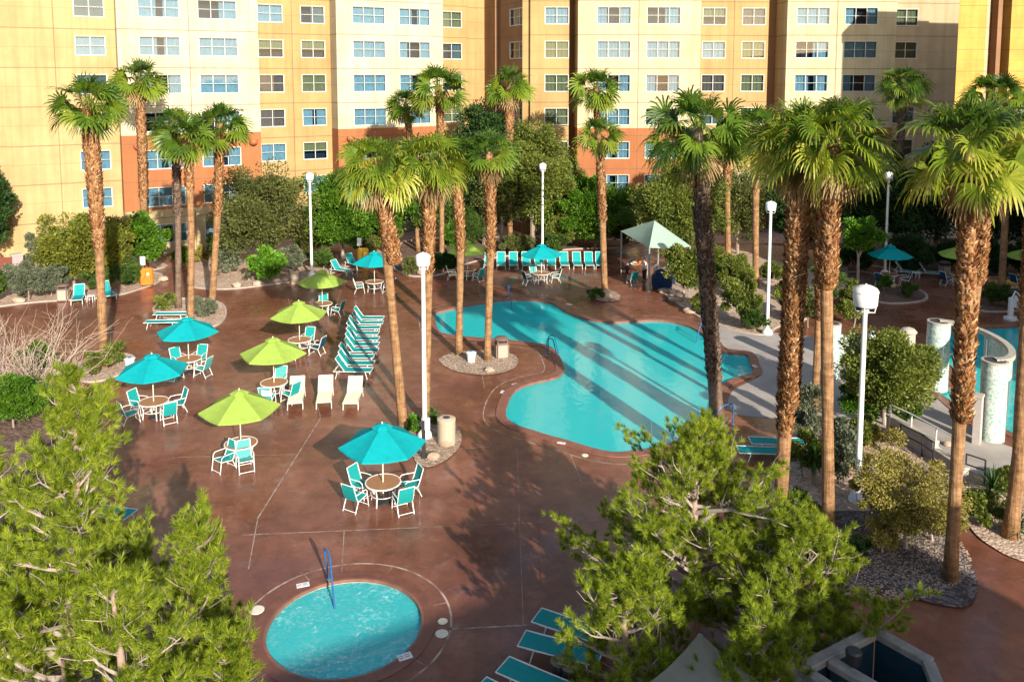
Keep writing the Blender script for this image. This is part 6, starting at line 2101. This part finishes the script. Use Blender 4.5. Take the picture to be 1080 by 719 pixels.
for i in range(32):
    p, q = pts[i], pts[i + 1]
    t_ = (q - p).normalized(); nn = Vector((-t_.y, t_.x, 0)) * 0.13
    z0, z1 = 3.14, 3.32
    b.add([p - nn + Vector((0, 0, z0)), p + nn + Vector((0, 0, z0)), p + nn + Vector((0, 0, z1)), p - nn + Vector((0, 0, z1)), q - nn + Vector((0, 0, z0)), q + nn + Vector((0, 0, z0)), q + nn + Vector((0, 0, z1)), q - nn + Vector((0, 0, z1))],
          [(0, 4, 5, 1), (1, 5, 6, 2), (2, 6, 7, 3), (3, 7, 4, 0)])
    if i > 12:
        nn2 = nn * 0.35
        bp.add([p + nn2 + Vector((0, 0, 3.14)), q + nn2 + Vector((0, 0, 3.14)), q + nn2 + Vector((0, 0, 2.3)), p + nn2 + Vector((0, 0, 2.3)), p - nn2 + Vector((0, 0, 3.14)), q - nn2 + Vector((0, 0, 3.14)), q - nn2 + Vector((0, 0, 2.3)), p - nn2 + Vector((0, 0, 2.3))],
               [(0, 1, 2, 3), (7, 6, 5, 4), (3, 2, 6, 7)])
b.build('channel', M['cap_stone'], t)
bp.build('mosaic_skirt', M['mosaic'], t)
b = MB()
for k in (12, 20):
    b.tube([pts[k] + Vector((0, 0, -0.9)), pts[k] + Vector((0, 0, 3.14))], 0.07, 8)
b.build('support', M['steel'], t)
# pale blue tiled curved wall and column behind the near palms
t = thing('tiled_wall', 'pale blue curved tiled wall seen between the near palm trunks', 'wall', G(892, 372))
b = MB()
arc = [Vector((1.5 * math.cos(a), 0.9 * math.sin(a), 0)) for a in np.linspace(R(200), R(350), 14)]
for p, q in zip(arc[:-1], arc[1:]):
    w_ = Vector((0, 0, 1.25))
    b.add([p, q, q + w_, p + w_, p * 0.88, q * 0.88, q * 0.88 + w_, p * 0.88 + w_], [(0, 1, 2, 3), (7, 6, 5, 4), (3, 2, 6, 7)])
b.build('wall', M['mosaic_blue'] if 'mosaic_blue' in M else M['mosaic'], t)
column('pale mosaic column hidden between the near palm trunks', 876, 398, 0.40, 2.7)
t = thing('stone_pedestal', 'small domed stone pedestal left of the first mosaic column', 'pedestal', G(957, 372))
b = MB(); b.bevbox((0, 0, 0.55), (0.55, 0.55, 1.1), 0.03); b.build('shaft', M['cap_stone'], t)
b = MB(); b.lathe([(0.42, 1.10), (0.44, 1.16), (0.30, 1.32), (0.05, 1.40)], 18); b.build('dome', M['cap_stone'], t)
# low walls and rails of the ramp
def low_wall(label, p, q, h, th=0.25, mat='wall_stucco', cap='cap_stone', name='garden_wall', capw=0.06):
    p, q = Vector((p[0], p[1], 0)), Vector((q[0], q[1], 0))
    m = (p + q) / 2
    t = thing(name, label, 'wall', m, math.atan2(q.y - p.y, q.x - p.x))
    L = (q - p).length
    b = MB(); b.box((0, 0, (h - 0.1) / 2), (L, th, h - 0.1)); b.build('wall', M[mat], t)
    b = MB(); b.bevbox((0, 0, h - 0.05), (L + capw, th + capw, 0.1), 0.015); b.build('cap', M[cap], t)
    return t
low_wall('low grey stucco wall beside the handrail under the feathery tree', G(937, 456).xy, G(986, 486).xy, 0.80)
low_wall('low grey wall stepping down to the sago palm', G(988, 488).xy, G(1018, 508).xy, 0.55)
low_wall('grey pier standing left of the nearer mosaic column', G(1026, 466).xy, G(1034, 468).xy, 2.0, 0.4)
low_wall('short grey planter wall beside the first mosaic column', G(962, 424).xy, G(976, 416).xy, 0.7)
low_wall('mauve garden pier with pale cap against the gold wall', G(13, 296).xy, G(24, 294).xy, 1.9, 0.5, 'mauve_wall')
t = thing('brown_gate', 'dark red-brown gate left of the mauve pier', 'gate', G(4, 296))
b = MB(); b.box((0, 0, 0.95), (1.5, 0.06, 1.5)); b.build('panel', M['rail_brown'], t)
b = MB()
for s in (-1, 1):
    b.box((s * 0.72, -0.05, 0.9), (0.08, 0.05, 1.8))
b.build('frame', M['dark_metal'], t)
def hand_rail(label, pxs, h, mat, r=0.03, rails=1, z0=0.0):
    pts = [G(x, y) for x, y in pxs]
    t = thing('handrail', label, 'handrail', pts[0])
    base = pts[0]
    for p in pts:
        b = MB(); b.tube([p - base + Vector((0, 0, z0)), p - base + Vector((0, 0, z0 + h))], r, 6); b.build('post', M[mat], t)
    for k in range(rails):
        b = MB(); b.tube([p - base + Vector((0, 0, z0 + h - 0.38 * k)) for p in pts], r, 6); b.build('rail', M[mat], t)
    return t
hand_rail('pale handrail along the ramp wall', [(938, 459), (960, 470), (986, 485), (1006, 497)], 1.0, 'white_metal', z0=0.3)
hand_rail('dark handrail on the near side of the ramp', [(949, 470), (972, 482), (984, 491)], 0.9, 'dark_metal', rails=2)
hand_rail('dark handrail at the ramp foot beside the sago palm', [(1018, 505), (1038, 512)], 0.95, 'dark_metal', rails=2)
# ---- parapet enclosure at the lower right
t = thing('equipment_enclosure', 'dark walled enclosure with pale parapet caps at the lower right', 'enclosure', G(900, 700, 2.4).xy.to_3d())
o0 = t.location.copy()
def ewall(p, q, mat, h=2.4, th=0.26, cap=True):
    p, q = G(*p, 2.4).xy.to_3d() - o0, G(*q, 2.4).xy.to_3d() - o0
    m, L, an = (p + q) / 2, (q - p).length, math.atan2(q.y - p.y, q.x - p.x)
    b = MB(); b.box((m.x, m.y, (h - 0.16) / 2), (L, th - 0.06, h - 0.16), an); b.build('wall', M[mat], t)
    if cap:
        b = MB(); b.bevbox((m.x, m.y, h - 0.075), (L + 0.1, th, 0.15), 0.02, an); b.build('cap', M['cap_grey'], t)
ewall((852, 699), (918, 665), 'dark_tile', 2.403)
ewall((926, 664), (980, 694), 'dark_tile')
ewall((980, 697), (1000, 745), 'dark_tile', 2.397)
ewall((878, 695), (935, 728), 'dark_tile', 2.39)
ewall((848, 703), (874, 720), 'wall_stucco', 2.385)
b = MB(); b.lathe([(0.11, 2.395), (0.15, 2.5), (0.17, 2.68), (0.14, 2.72)], 14); b.build('vent_pot', M['dark_metal'], t)
t.children[-1].location = G(886, 692, 2.4).xy.to_3d() - o0
